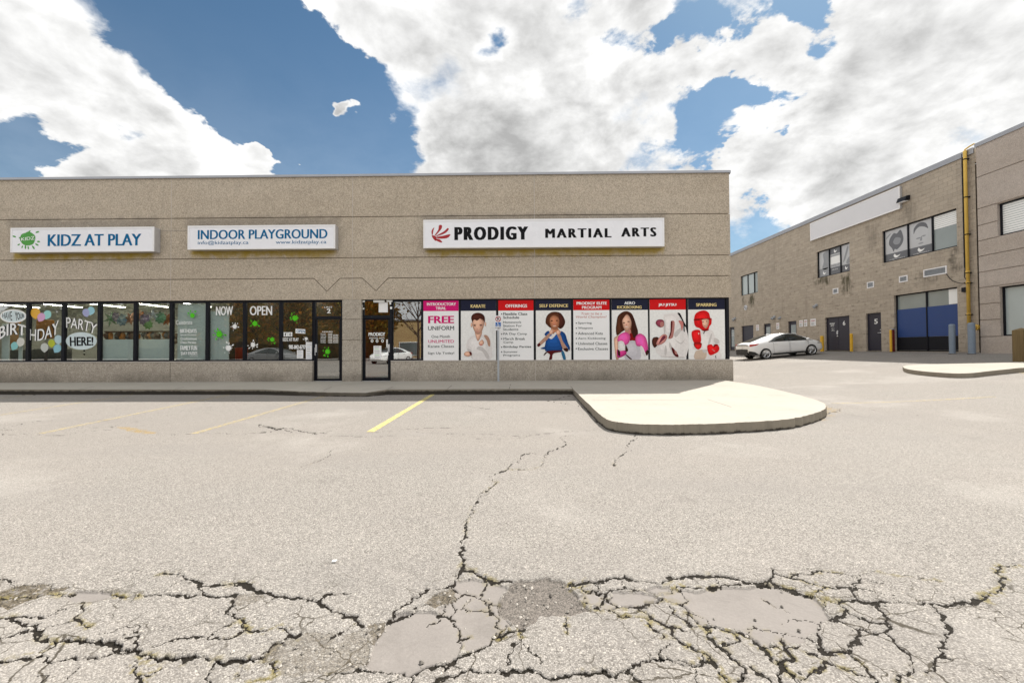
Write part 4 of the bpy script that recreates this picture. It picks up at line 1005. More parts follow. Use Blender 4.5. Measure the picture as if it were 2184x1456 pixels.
for i in range(16):
    xx = x0 + (x1 - x0) * (i + .5) / 16 + rr.uniform(-.1, .1); mb = MB(); mb.lathe((xx, 3.1, z0), (0, 0, -1), [(0, .05), (.1, rr.uniform(.06, .16)), (rr.uniform(.18, .34), rr.uniform(.04, .14)), (.36, 0)], 10); mb.build('toy', [M['inbrown'], M['inorange'], M['indark']][i % 3], t_, b_, smooth=True)
t_, b_, (x0, x1, z0, z1) = inside('armchair', 'brown rounded chair seen inside low behind the fifth shop window', 'chair', 334, 359, 722, 733, 1.5, .5, 'inbrown', 'seat', .08)
mb = MB(); mb.box((x0 + .05, 1.9, z0 + .05), (x1, 2.05, z1 + .22)); mb.build('backrest', M['inbrown'], t_, b_, bevel=.06)
mb = MB(); mb.tube([((x0 + x1) / 2, 1.75, .15), ((x0 + x1) / 2, 1.75, z0 + .02)], [.18, .05], 12); mb.build('pedestal', M['indark'], t_, b_)
# dark cabinet, red bin and chair seen through the seventh and fifth panes
x0, z1 = F(503, 707, 1.2); x1, _ = F(524, 707, 1.2)
cb = fthing('cabinet', 'dark tall cabinet standing inside behind the seventh shop window', 'cabinet', ((x0 + x1) / 2, 1.2, .14)); mb = MB()
mb.box((x0, 1.2, .16), (x1, 1.7, z1)); mb.build('case', M['black'], cb, ((x0 + x1) / 2, 1.2, .14), bevel=.01)
mb = MB(); mb.box((x0 + .03, 1.18, z1 - .9), (x1 - .03, 1.199, z1 - .05)); mb.build('door', M['navy'], cb, ((x0 + x1) / 2, 1.2, .14), bevel=.005)
x0, z1 = F(505, 740, 1.0); x1, _ = F(522, 740, 1.0); c_ = ((x0 + x1) / 2, 1.05, .14)
cb = fthing('red_bin', 'round red bin standing in front of the dark cabinet indoors', 'bin', c_); mb = MB()
mb.lathe(c_, (0, 0, 1), [(.005, 0), (.005, .17), (z1 - .2, .21), (z1 - .17, .225), (z1 - .16, .20), (z1 - .3, .19), (.1, .16), (.1, 0)], 20); mb.build('drum', M['inred'], cb, c_, smooth=True)
# ------------------------------------------------------------------ posters
PO = GY - .075     # boards set into the bays, just proud of the mullions
SK = {'skin': (.62, .36, .26), 'skin2': (.42, .17, .09), 'pinkskin': (.58, .25, .22), 'hair': (.06, .016, .010), 'hair2': (.09, .028, .012), 'giblue': (.012, .07, .26), 'maroon': (.09, .008, .010),
      'offw': (.74, .71, .70), 'shadow': (.56, .53, .52), 'pink': (.75, .09, .34), 'pinkd': (.55, .04, .22), 'tan': (.56, .45, .36), 'reddark': (.30, .008, .008), 'tank': (.55, .53, .57), 'teal': (.03, .14, .26), 'bg': (.80, .80, .79), 'salmon': (.55, .20, .18), 'smile': (.74, .58, .52), 'plum': (.22, .04, .07)}
for k_, v_ in SK.items(): M[k_] = plain('print_' + k_, v_, .5, 0, .10, 14, spec=.08)
Z5, Z6, Z7 = Z2(830, 620, .14423, PO - .004), Z2(1050, 620, .1442, PO - .004), Z2(1290, 620, .14426, PO - .004)
TONED = ('skin', 'skin2', 'pinkskin', 'hair2', 'giblue', 'pink', 'pinkd', 'red', 'offw', 'tank', 'plum', 'hair', 'reddark')
PMATS = list(SK) + ['letblack', 'red', 'letwhite']
for k_ in TONED:
    c_ = SK.get(k_, (.60, .010, .012)); f_ = (.97, 1.06, 1.13) if k_ in ('offw', 'tank') else (1.0, 1.25, 1.5)
    if k_ not in ('offw', 'tank'): M[k_ if k_ != 'red' else 'red_a'] = plain('print_' + k_ + '_a', tuple(x * .72 for x in c_), .5, 0, .12, 14, spec=.08)
    for tn, g_ in zip(('_b', '_c', '_d'), f_):
        M[k_ + tn] = plain('print_' + k_ + tn, tuple(min(.92, x * g_) for x in c_), .5, 0, .10, 14, spec=.08); PMATS.append(k_ + tn)
def picture(par, z, shapes, shift):
    mb = MB()
    for i, (mm, pts) in enumerate(shapes):
        if isinstance(pts, str):
            v = [float(a) for a in pts.replace(',', ' ').split()]; pts = [(v[j], v[j + 1]) for j in range(0, len(v), 2)]
        li = .0002 + i * .0006
        flat(mb, z, pts, PMATS.index(mm), li, True, 3)
        # photographic modelling of the printed figure: darker rim, lighter middle
        if mm in TONED and len(pts) >= 5:
            cx = sum(p[0] for p in pts) / len(pts); cy = sum(p[1] for p in pts) / len(pts)
            x_, y_ = [p[0] for p in pts], [p[1] for p in pts]; ar = abs(sum(pts[j][0] * pts[j - 1][1] - pts[j - 1][0] * pts[j][1] for j in range(len(pts)))) / 2
            if ar / max(1, (max(x_) - min(x_)) * (max(y_) - min(y_))) < .5 or ar < 500: continue
            for j, (k_, tn) in enumerate(((.84, '_b'), (.64, '_c'), (.40, '_d'))):
                sx, sy = -(max(x_) - min(x_)) * .03 * (j + 1), -(max(y_) - min(y_)) * .03 * (j + 1)
                flat(mb, z, [(cx + (u - cx) * k_ + sx, cy + (v - cy) * k_ + sy) for u, v in pts], PMATS.index(mm + tn), li + .00012 * (j + 1), True, 3)
    mb.build('picture', [M[k_] for k_ in PMATS], par, shift)
PIC = {}
PIC[1] = (Z5, [('offw', '1265,655 1180,700 1140,790 1150,870 1210,905 1235,1012 1500,1012 1520,880 1495,720 1425,650 1375,645 1320,720'), ('shadow', '1290,860 1330,820 1400,850 1470,940 1480,1010 1440,1000 1380,900'), ('shadow', '1150,860 1215,880 1230,1010 1210,950'),
    ('skin', '1275,610 1275,650 1310,745 1350,690 1372,600'), ('skin', '1228,440 1232,520 1255,585 1285,635 1315,648 1355,625 1385,565 1405,500 1414,430 1380,390 1300,400 1240,400'), ('skin', ell(1216, 505, 11, 34, 12)), ('skin', ell(1424, 492, 10, 32, 12)),
    ('hair', '1222,440 1213,395 1235,350 1290,326 1350,330 1400,362 1416,415 1412,470 1396,432 1350,408 1300,440 1262,425 1240,440 1228,470'),
    ('skin', '1400,665 1440,655 1478,700 1495,760 1488,822 1462,805 1445,740'), ('skin', '1325,765 1378,722 1402,770 1375,808 1340,806'), ('salmon', '1340,790 1375,790 1370,808 1342,806'), ('skin', '1108,925 1150,895 1205,910 1222,945 1170,972 1115,955'), ('maroon', '1185,900 1215,910 1222,945 1200,948'),
    ('hair', ell(1268, 515, 15, 6, 10)), ('hair', ell(1355, 512, 15, 6, 10)), ('salmon', ell(1305, 604, 24, 5, 10)), ('pinkskin', ell(1300, 570, 10, 6, 10)), ('hair', '1250,500 1285,496 1285,501 1250,506'), ('hair', '1338,496 1376,498 1376,503 1338,501')])
PIC[3] = (Z6, [('hair2', '788,470 800,385 850,328 930,309 1010,330 1060,400 1078,470 1045,540 1000,562 960,540 870,552 810,505'), ('hair', '985,330 1045,390 1060,470 1040,530 1000,550 990,470'), ('skin2', '880,540 960,540 985,600 900,640 870,590'),
    ('skin2', '850,410 853,490 880,550 922,577 960,560 985,505 992,430 960,380 900,362'), ('giblue', '772,640 830,590 850,640 850,700 880,712 950,645 990,690 1015,598 1080,640 1112,740 1160,840 1130,880 1080,760 1000,740 1035,890 785,892 800,700'), ('offw', '838,690 880,712 945,640 935,610 890,650'),
    ('skin', '850,620 760,700 690,768 663,800 680,828 720,802 840,690'), ('skin', '955,640 1000,740 1040,850 1090,898 1120,890 1112,850 1040,740 1008,650'), ('maroon', '663,800 690,770 715,800 680,828'), ('hair', '1050,860 1110,845 1122,890 1090,900'), ('skin', '848,600 885,565 905,610 870,650 848,640'), ('skin', '945,600 985,575 1012,610 985,655 952,640'),
    ('giblue', '712,852 800,822 782,862'), ('offw', '1110,745 1160,830 1165,870 1140,890 1150,840'), ('maroon', '800,905 860,885 1000,882 1040,880 1032,902 905,925 885,1000 870,1015 838,1015 852,940'), ('hair', '758,960 780,915 810,900 800,925'), ('teal', '1020,895 1062,905 1088,1013 1050,1013'),
    ('hair', ell(880, 443, 17, 8, 10)), ('hair', ell(955, 440, 16, 8, 10)), ('smile', ell(920, 520, 26, 6, 12)), ('salmon', ell(918, 488, 12, 7, 8))])
PIC[5] = (Z7, [('hair2', '172,480 190,380 250,320 320,300 390,330 430,400 462,500 492,630 430,722 370,700 330,600 300,580 250,610 180,660 163,570'), ('skin', '135,730 160,680 205,665 195,800 205,1008 165,1008'), ('salmon', '300,570 375,560 385,690 320,690'), ('reddark', '368,630 440,650 452,742 372,742'),
    ('tank', '330,760 440,738 512,830 522,1008 300,1008 310,860'), ('skin', '255,450 265,400 320,350 372,390 392,470 380,550 335,605 285,560'), ('hair2', '250,330 330,318 300,370 262,430 256,520 285,590 240,560 220,440'), ('hair', '345,330 420,400 450,500 480,620 430,700 400,600 398,470'),
    ('pink', '183,730 215,650 290,613 352,630 377,690 350,775 292,803 272,752 205,748'), ('offw', '205,752 270,748 302,830 290,885 215,872'), ('pinkd', '183,862 215,890 312,880 312,940 205,992 178,945'), ('hair', '190,870 222,892 227,962 195,950'), ('hair', '310,800 345,880 310,900 300,850'),
    ('pink', '450,740 460,670 520,630 590,670 622,740 640,860 605,950 560,870 512,820 470,812'), ('offw', '522,822 562,832 612,962 582,952'), ('hair', '602,900 638,872 638,940 610,952'), ('hair', '310,935 400,1008 370,1008 315,955'),
    ('hair', ell(282, 472, 17, 7, 10)), ('hair', ell(350, 455, 17, 7, 10)), ('smile', ell(322, 534, 28, 7, 12)), ('salmon', ell(318, 500, 10, 8, 8))])
PIC[6] = (Z7, [('offw', '868,385 900,345 1060,330 1112,400 1132,540 1030,610 962,700 900,690 872,600'), ('shadow', '885,420 900,560 880,640 872,560'), ('offw', '748,845 900,760 1000,720 1200,560 1208,960 850,972'), ('shadow', '1030,620 1130,540 1150,560 1050,690'), ('shadow', '900,800 920,900 890,960 880,880'), ('shadow', '1010,690 1120,770 1190,700 1125,790'), ('shadow', '850,965 1150,975 1160,992 860,975'), ('shadow', '960,760 1000,850 990,900 950,820'),
    ('plum', '752,470 780,430 840,424 874,450 872,520 820,541 770,512'), ('pinkskin', '820,470 865,460 868,520 825,530'), ('pinkskin', '980,455 1032,460 1022,600 1002,692 942,702 985,600'), ('maroon', '975,455 1000,470 980,640 940,702 970,600'), ('hair', '697,740 720,690 790,688 802,760 740,842 705,795'),
    ('pinkskin', '758,785 800,700 870,640 922,670 890,755 800,802'), ('plum', '840,690 880,660 900,690 850,740 800,780'), ('letblack', '1075,330 1112,335 1162,440 1212,540 1210,560 1180,520 1182,600 1165,592 1160,480 1110,385'), ('maroon', '985,830 1040,880 1092,965 1060,975 1010,930'), ('pinkskin', '1030,880 1060,900 1070,940 1040,930'), ('salmon', '1090,442 1150,452 1160,512 1140,590 1120,505')])
PIC[7] = (Z7, [('offw', '1405,600 1480,588 1590,590 1640,700 1700,760 1690,840 1702,1008 1330,1008 1350,880 1300,860 1310,820 1420,830 1418,640'), ('shadow', '1590,620 1560,760 1520,830 1545,700'), ('shadow', '1610,700 1680,720 1690,770 1630,780'), ('tan', '1340,900 1425,870 1502,900 1482,1008 1330,1008'), ('shadow', '1440,880 1520,870 1480,920'),
    ('red', '1318,460 1335,350 1400,302 1480,291 1540,330 1560,402 1580,410 1575,490 1550,520 1530,570 1460,592 1400,552 1345,530'), ('reddark', '1335,415 1550,405 1560,425 1340,440'), ('reddark', '1400,550 1440,575 1530,565 1530,585 1460,597'), ('skin', '1425,432 1530,420 1532,500 1490,557 1440,515'), ('red', '1400,430 1432,430 1450,520 1490,560 1440,570 1405,500'),
    ('red', '1283,615 1320,582 1400,578 1416,640 1424,742 1390,772 1320,766 1290,692'), ('reddark', '1318,768 1424,766 1426,832 1380,868 1330,832'), ('red', '1335,800 1420,795 1420,835 1380,866 1340,835'), ('smile', ell(1388, 632, 8, 14, 8)), ('red', '1515,812 1575,790 1608,822 1650,790 1692,832 1682,892 1620,932 1560,952 1525,902'), ('reddark', '1608,805 1640,787 1680,800 1640,812 1612,840'), ('salmon', '1590,860 1630,890 1625,900 1585,870'),
    ('hair', ell(1452, 462, 12, 5, 8)), ('hair', ell(1505, 452, 12, 5, 8)), ('salmon', ell(1478, 520, 14, 5, 8)), ('letblack', '1478,590 1490,580 1465,632 1455,628'), ('letblack', '1632,960 1640,958 1648,998 1642,998')])
HEAD = [('magenta', ('INTRODUCTORY', 'TRIAL')), ('navyp', ('KARATE',)), ('red', ('OFFERINGS',)), ('navyp', ('SELF DEFENCE',)), ('red', ('PRODIGY ELITE', 'PROGRAM')), ('navyp', ('AERO', 'KICKBOXING')), ('red', ('JIU JITSU',)), ('navyp', ('SPARRING',))]
LAB = ['white poster with magenta header offering a FREE UNIFORM trial', 'poster of a boy in white karate uniform under a navy KARATE header', 'OFFERINGS poster with red header and bulleted camp and party list', 'SELF DEFENCE poster of a girl in a blue uniform with folded fists',
       'ELITE PROGRAM poster with red header above a bulleted class list', 'AERO KICKBOXING poster of a long-haired woman in pink boxing gloves', 'JIU JITSU poster of two grappling figures in white under a red header', 'SPARRING poster of a child in red headgear and red gloves']
for i in range(8):
    p0, p1 = PB[i], PE[i]; pm = (p0 + p1) / 2
    x0, x1 = fx(p0, 700, PO), fx(p1, 700, PO); zt, zb = F(1225, 638.6, PO)[1] - .012, F(1225, 767, PO)[1] + .0; zh = F(1225, 661.5, PO)[1]
    b = (x0, PO, zb); P_ = fthing('window_poster', LAB[i], 'poster', b, 'martial arts posters along the shop window strip')
    mb = MB(); mb.box((x0, PO, zb), (x1, PO + .02, zt)); mb.build('board', M['paper'] if i in (0, 2, 4) else M['bg'], P_, b)
    mb = MB(); mb.box((x0, PO - .002, zh), (x1, PO - .0003, zt)); mb.build('header', M[HEAD[i][0]], P_, b)
    z = [Z5, Z5, Z6, Z6, Z6, Z7, Z7, Z7][i]; off = PO - .0045
    mb = MB(); L = HEAD[i][1]
    wd = {0: (.10, .93), 1: (.28, .70), 2: (.2, .82), 3: (.10, .92), 4: (.09, .93), 5: (.15, .83), 6: (.24, .74), 7: (.22, .78)}[i]
    for j, tx in enumerate(L):
        hh = zt - zh
        if len(L) == 2: za, zb_ = (zt - hh * (.20 if j == 0 else .60), zt - hh * (.47 if j == 0 else .87))
        else: za, zb_ = zt - hh * .40, zt - hh * .70
        a, b_ = wd
        if tx in ('TRIAL', 'AERO'): a, b_ = (.35, .65)
        if tx == 'PROGRAM': a, b_ = (.24, .78)
        put_text(mb, tx, lambda u, v: (u, off, v), x0 + (x1 - x0) * a, x0 + (x1 - x0) * b_, zb_, za, 1 if HEAD[i][0] == 'navyp' and tx != 'AERO' else 0, bold=.05)
    def row(tx, a, b_, c_, d_, m=2, bold=.012, italic=0):
        (xa, _, zc) = z.p(a, c_); (xb, _, zd) = z.p(b_, d_); put_text(mb, tx, lambda u, v: (u, off, v), xa, xb, zd, zc, m, bold=bold, italic=italic)
    def dot(cx, cy, r=9): flat(mb, z, ell(cx, cy, r, r, 8), 2, .0005)
    if i == 0:
        row('FREE', 575, 960, 372, 478, 3, .05); row('UNIFORM', 575, 960, 522, 582, 2, .02); row('One Month', 625, 900, 655, 695); row('UNLIMITED', 578, 958, 725, 768, 3, .02); row('Karate Classes', 575, 958, 800, 838); row('Sign Up Today!', 572, 962, 905, 945)
    if i == 2:
        for tx, a, b_, c_, d_ in (('Flexible Class', 160, 518, 322, 360), ('Schedule', 160, 398, 375, 412), ('Homework', 160, 430, 448, 480), ('Station For', 160, 438, 500, 532), ('Students', 160, 385, 552, 586), ('PA Day Camp', 162, 512, 620, 660), ('March Break', 165, 485, 690, 726), ('Camp', 165, 310, 745, 782), ('Birthday Parties', 165, 575, 812, 850), ('Summer', 165, 375, 886, 916), ('Programs', 165, 410, 938, 974)): row(tx, a, b_, c_, d_)
        for yy in (342, 638, 708, 832, 902): dot(138, yy)
    if i == 4:
        row('Train to be a', 1315, 1620, 320, 354, 4, .006, .2); row('World Champion?', 1238, 1690, 370, 410, 4, .006, .2)
        for tx, b_, yy in (('Sparring', 1470, 478), ('Weapons', 1485, 553), ('Advanced Kata', 1635, 628), ('Aero Kickboxing', 1675, 705), ('Unlimited Classes', 1702, 778), ('Exclusive Classes', 1712, 855)):
            row(tx, 1268, b_, yy - 18, yy + 20); dot(1243, yy)
    mb.pieces([M['letwhite'], M['gold'], M['ink'], M['magenta'], M['salmon']], P_, b, 'bullet')
    if i in PIC: picture(P_, PIC[i][0], PIC[i][1], b)

# ------------------------------------------------------------------ box signs
def box_sign(key, label):
    a, b_, c_, d_ = SG[key]; D = -.27; pm = (a + b_) / 2
    x0, x1 = fx(a, 510, D), fx(b_, 510, D); z1, z0 = F(pm, c_, D)[1], F(pm, d_, D)[1]
    base = ((x0 + x1) / 2, 0, z0); s_ = fthing('shop_sign', label, 'sign', base, 'box signs on the shop front')
    mb = MB(); mb.box((x0, D + .03, z0), (x1, -.001, z1)); mb.build('cabinet', M['alu'], s_, base, bevel=.008)
    e = .055; mb = MB()
    mb.box((x0 - .005, D, z0 - .005), (x1 + .005, D + .029, z0 + e)); mb.box((x0 - .005, D, z1 - e), (x1 + .005, D + .029, z1 + .005)); mb.box((x0 - .005, D, z0 + e), (x0 + e, D + .029, z1 - e)); mb.box((x1 - e, D, z0 + e), (x1 + .005, D + .029, z1 - e))
    mb.build('bezel', M['white'], s_, base, bevel=.006)
    mb = MB(); mb.box((x0 + e, D + .012, z0 + e), (x1 - e, D + .028, z1 - e)); mb.build('face', M['face'], s_, base)
    return s_, base, D + .009
S1, b1, o1 = box_sign('a', 'white box sign reading KIDZ AT PLAY with a green splat emblem')
mb = MB(); text_rect(mb, 'KIDZ AT PLAY', 101.6, 301.5, 499.2, 524, o1, bold=.045); mb.pieces([M['letblue']], S1, b1)
zs = Z2(0, 460, .3388, o1); mb = MB()
flat(mb, zs, [(125, 150), (135, 118), (160, 108), (180, 100), (205, 112), (222, 130), (218, 160), (205, 180), (175, 188), (145, 180)], 0)
for cx, cy, rx, ry, an in ((235, 103, 12, 5, -.3), (185, 99, 9, 4, -.6), (90, 131, 11, 5, .3), (242, 163, 10, 5, .1), (232, 182, 12, 5, .5), (210, 200, 13, 5, 1.0), (160, 198, 5, 12, 0), (140, 196, 4, 9, .4), (178, 202, 4, 10, -.2), (118, 182, 9, 4, -.5), (125, 140, 8, 4, .6)): flat(mb, zs, ell(cx, cy, rx, ry, 10, an), 0)
arc_text(mb, zs, 'KIDZ', ((132, 140), (218, 128), (218, 150), (134, 158)), 1, .03, .001)
mb.build('emblem', [M['darkgreen'], M['letwhite']], S1, b1)
S2, b2, o2 = box_sign('b', 'white box sign reading INDOOR PLAYGROUND with small web and mail addresses')
mb = MB(); text_rect(mb, 'INDOOR PLAYGROUND', 421.8, 698.6, 489.5, 509.5, o2, bold=.04); text_rect(mb, 'info@kidzatplay.ca', 421.8, 530, 513.2, 523.2, o2, bold=.01); text_rect(mb, 'www.kidzatplay.ca', 588, 696, 512.2, 522, o2, bold=.01); mb.pieces([M['letblue']], S2, b2)
S3, b3, o3 = box_sign('c', 'long white box sign reading PRODIGY MARTIAL ARTS with a red fan emblem')
mb = MB(); text_rect(mb, 'PRODIGY', 969, 1126.7, 483.5, 511.8, o3, bold=.075, space=1.32); text_rect(mb, 'MARTIAL', 1162.8, 1304.3, 487.3, 506.8, o3, bold=.085, space=1.35); text_rect(mb, 'ARTS', 1324.8, 1400, 485.4, 504.6, o3, bold=.085, space=1.35); mb.pieces([M['letblack']], S3, b3)
M['crimson'] = plain('emblem_red', (.36, .012, .018), .5, 0, .05)
zs = Z2(880, 440, .2564, o3); mb = MB()
for s_ in ('160,235 157,210 165,190 180,177 172,205 166,240', '185,238 213,197 220,158 244,159 240,187 215,217 192,242', '195,246 240,221 265,205 290,182 301,190 281,216 250,233 202,249', '200,254 250,246 311,232 306,250 281,266 230,269 195,263', '190,270 225,275 247,299 225,298 195,284', '158,244 192,249 198,282 184,284'):
    v = [float(a) for a in s_.replace(',', ' ').split()]; flat(mb, zs, [(v[j], v[j + 1]) for j in range(0, len(v), 2)], 0)
mb.build('emblem', M['crimson'], S3, b3)

# ------------------------------------------------------------------ parking sign on its post
p = G(1063, 814, .15); zg = .15
T_ = thing('parking_sign', 'small no-parking and accessibility sign on a grey channel post before the posters', 'sign', (p.x, p.y, zg), 0)
k = p.y / 890; zt = CAMP.z + k * (744 - 674); sh = (0, 0, 0); hw = 6.6 * k
mb = MB(); mb.box((-.032, -.012, 0), (.032, -.004, zt - zg)); mb.box((-.032, -.004, 0), (-.022, .022, zt - zg)); mb.box((.022, -.004, 0), (.032, .022, zt - zg)); mb.build('post', M['galv'], T_, bevel=.002)
z1, z0 = zt - zg + .02, CAMP.z + k * (744 - 704.5) - zg
mb = MB(); mb.box((-hw, -.020, z0), (hw, -.0125, z1)); mb.build('sign_plate', M['white'], T_, bevel=.006)
H_ = z1 - z0; mb = MB(); y_ = -.022
ring = lambda cx, cz, r0, r1, n=24: [mb.add([(cx + r * math.cos(a), y_, cz + r * math.sin(a)) for r in (r0, r1) for a in (2 * math.pi * i / n, 2 * math.pi * (i + 1) / n)], [(0, 2, 3, 1)], 0) for i in range(n)]
cz = z0 + H_ * .77; ring(0, cz, .068, .094)
mb.poly([(-.06, y_, cz + .045), (-.045, y_, cz + .06), (.06, y_, cz - .045), (.045, y_, cz - .06)][::-1], 0)
put_text(mb, 'P', lambda u, v: (u, y_ + .0005, v), -.03, .03, cz - .045, cz + .045, 2, bold=.03)
mb.poly([(-.09, y_, z0 + H_ * .27), (.09, y_, z0 + H_ * .27), (.09, y_, z0 + H_ * .55), (-.09, y_, z0 + H_ * .55)], 1)
wc = z0 + H_ * .41
for s_ in (ell(-.012, wc + .055, .014, .014, 10), [(-.022, wc + .035), (-.004, wc + .035), (.0, wc), (.035, wc), (.045, wc - .05), (.03, wc - .05), (.02, wc - .018), (-.02, wc - .018)]):
    mb.poly([(u, y_ - .0006, v) for u, v in s_], 3)
ring_ = [(-.01 + r * math.cos(a), y_ - .0006, wc - .03 + r * math.sin(a)) for r in (.03, .042) for a in [i * .45 - 3.4 for i in range(11)]]
mb.add(ring_, [(i, 11 + i, 12 + i, i + 1) for i in range(10)], 3)
put_text(mb, 'BY PERMIT', lambda u, v: (u, y_, v), -.09, .09, z0 + H_ * .13, z0 + H_ * .22, 2, bold=.02); put_text(mb, 'ONLY', lambda u, v: (u, y_, v), -.05, .05, z0 + H_ * .04, z0 + H_ * .105, 2, bold=.02)
mb.build('sign_print', [M['crimson'], plain('sign_blue', (.02, .12, .40), .5), M['letblack'], M['letwhite']], T_)
# ------------------------------------------------------------------ the warehouse: long block wall running away on the right
Wy = lambda px, py=700, x=WX: W(px, py, x)[0]
Wz = lambda px, py, x=WX: W(px, py, x)[1]
ZR = (Wz(1700, 480.3) + Wz(1900, 393.8) + Wz(2040, 333)) / 3
GB = float(gz(WX))
YC = Wy(2083, 500)                    # where the smooth panels begin
HB = (WX, 30.0, GB)
house = thing('warehouse_building', 'long two-storey tan block building with stained walls, doors and yellow gas pipe', 'building', HB)
def rect(l, r, tl, tr, bl, br):
    """opening from its left/right pixel columns and corner rows -> (y0,y1,z0,z1), y0 nearest"""
    return (Wy(r, (tr + br) / 2), Wy(l, (tl + bl) / 2), (Wz(l, bl) + Wz(r, br)) / 2, (Wz(l, tl) + Wz(r, tr)) / 2)
UW = [rect(1580, 1616, 590, 578.6, 632, 625), rect(1742, 1812, 538, 515, 592.5, 578), rect(1881.6, 2040.5, 492, 443, 560, 525)]
zt_ = np.mean([u[3] for u in UW]); zb_ = np.mean([u[2] for u in UW]); UW = [(a, b, zb_, zt_) for a, b, _, _ in UW]
LW = rect(1907.7, 2043, 630, 611, 749.5, 751); LW = (LW[0], LW[1], GB + .02, LW[3])
D6 = rect(1760.5, 1812, 678.5, 672.5, 747, 747); D5 = rect(1847.5, 1879.5, 668.3, 665.2, 748.6, 748.6)
SD = [rect(1582, 1607, 695.5, 693, 748, 748), rect(1629, 1644, 690.6, 689.5, 748, 748), rect(1681, 1699, 685.2, 683.6, 748, 748), rect(1556, 1566.6, 698, 697, 748, 748)]
dz6 = (D6[3] + D5[3]) / 2
DO = [(a, b, GB + .05, dz6) for a, b, _, _ in [D6, D5] + SD]
def blocks(name, base, stains_or_glow):
    m, t, out = newmat(name); co = ocoord(t); s = nd(t, 'ShaderNodeSeparateXYZ', {0: co}); Xo, Yo, Zo = s.outputs
    bc = nd(t, 'ShaderNodeCombineXYZ', {0: mth(t, 'ADD', Yo, mth(t, 'MULTIPLY', Xo, .97)), 1: Zo, 2: 0.0}).outputs[0]
    br = nd(t, 'ShaderNodeTexBrick', {'Vector': bc, 'Scale': 1.0, 'Brick Width': .4, 'Row Height': .2, 'Mortar Size': .008, 'Mortar Smooth': .4, 'Color1': (.9, .9, .9, 1), 'Color2': (1.1, 1.1, 1.1, 1), 'Mortar': (.72, .72, .72, 1), 'Bias': 0.0}, offset=.5)
    big = noise(t, co, .25, 5, .6); mid = noise(t, co, 1.6, 5, .65)
    sm = nd(t, 'ShaderNodeMapping', {0: co, 3: (2.4, 2.4, 6.5)}).outputs[0]; chip = noise(t, sm, 1.0, 5, .62)
    sf = nd(t, 'ShaderNodeMapping', {0: co, 3: (9, 9, 22)}).outputs[0]; chf = noise(t, sf, 1.0, 4, .6)
    c = mixc(t, big, tuple(x * .85 for x in base), tuple(x * 1.13 for x in base))
    c = mixc(t, .8, c, br.outputs[0], 'MULTIPLY'); c = mixc(t, .35, c, mixc(t, chf, (.7, .7, .7), (1.28, 1.28, 1.28)), 'MULTIPLY')
    lowm = sstep(t, Zo, 9.0, 1.0)
    c = mixc(t, mth(t, 'MULTIPLY', sstep(t, chip, .56, .68), mth(t, 'ADD', .30, mth(t, 'MULTIPLY', lowm, .42))), c, tuple(x * .40 for x in base))
    c = mixc(t, mth(t, 'MULTIPLY', sstep(t, mid, .56, .72), .22), c, tuple(x * .62 for x in base))
    sv = nd(t, 'ShaderNodeMapping', {0: co, 3: (1.3, 1.3, .15)}).outputs[0]
    c = mixc(t, mth(t, 'MULTIPLY', sstep(t, noise(t, sv, 1.5, 6, .6), .56, .74), .35), c, tuple(x * .5 for x in base))
    wob = mth(t, 'MULTIPLY', mth(t, 'SUBTRACT', noise(t, co, 1.8, 5, .65), .5), 1.5)
    for y0, y1, z0, z1, k, cs in stains_or_glow:
        mk = mth(t, 'MULTIPLY', boxmask(t, Yo, Zo, wob, (y0 - HB[1], y1 - HB[1], z0 - HB[2], z1 - HB[2]), .22), mth(t, 'MULTIPLY', k, sstep(t, noise(t, sv, 4, 5, .6), .3, .6)))
        c = mixc(t, mk, c, cs)
    hgt = mth(t, 'ADD', mth(t, 'MULTIPLY', br.outputs['Fac'], -.6), mth(t, 'ADD', mth(t, 'MULTIPLY', chip, 1.2), mth(t, 'MULTIPLY', chf, .7)))
    pbr(t, out, c, .92, 0, hgt, .6, .03, .2)
    return m
mossy = (.035, .035, .012); dk = (.05, .045, .035)
ST = []
for (l, r, t0, b0, k, cs) in ((1797, 1815, 585, 625, .95, mossy), (1738, 1768, 590, 606, .8, mossy), (1599, 1608, 628, 652, .9, mossy), (1583, 1588, 632, 652, .7, dk), (2030, 2048, 520, 580, .8, dk), (1920, 1960, 430, 470, .35, dk), (1955, 2000, 585, 600, .5, dk), (1850, 1875, 480, 540, .3, dk), (2064, 2084, 330, 400, .35, dk)):
    ya, yb = Wy(r, b0), Wy(l, b0); ST.append((ya, yb, Wz((l + r) / 2, b0), Wz((l + r) / 2, t0), k, cs))
M['block'] = blocks('split_block', (.425, .37, .305), ST)
def wall_holes(y0, y1, z0, z1, holes, x, dep):
    mb = MB(); us = sorted({y0, y1, *[h[0] for h in holes], *[h[1] for h in holes]}); vs = sorted({z0, z1, *[h[2] for h in holes], *[h[3] for h in holes]})
    us = [u for u in us if y0 <= u <= y1]; vs = [v for v in vs if z0 <= v <= z1]
    for a, b in zip(us[:-1], us[1:]):
        for c, d_ in zip(vs[:-1], vs[1:]):
            m_, n_ = (a + b) / 2, (c + d_) / 2
            if any(h[0] < m_ < h[1] and h[2] < n_ < h[3] for h in holes): continue
            mb.add([(x, b, c), (x, a, c), (x, a, d_), (x, b, d_)], [(0, 1, 2, 3)])
    for a, b, c, d_ in holes:
        X1 = x + dep
        mb.add([(x, a, c), (x, b, c), (x, b, d_), (x, a, d_), (X1, a, c), (X1, b, c), (X1, b, d_), (X1, a, d_)], [(0, 1, 5, 4), (1, 2, 6, 5), (2, 3, 7, 6), (3, 0, 4, 7)])
    return mb
mb = wall_holes(YC, 75, -.2, ZR, UW + [LW] + DO, WX, .25)
mb.box((WX + .251, YC, -.2), (WX + 30, 75, ZR - .6))
mb.box((WX + .002, YC, ZR - .59), (WX + .25, 75, ZR - .002))
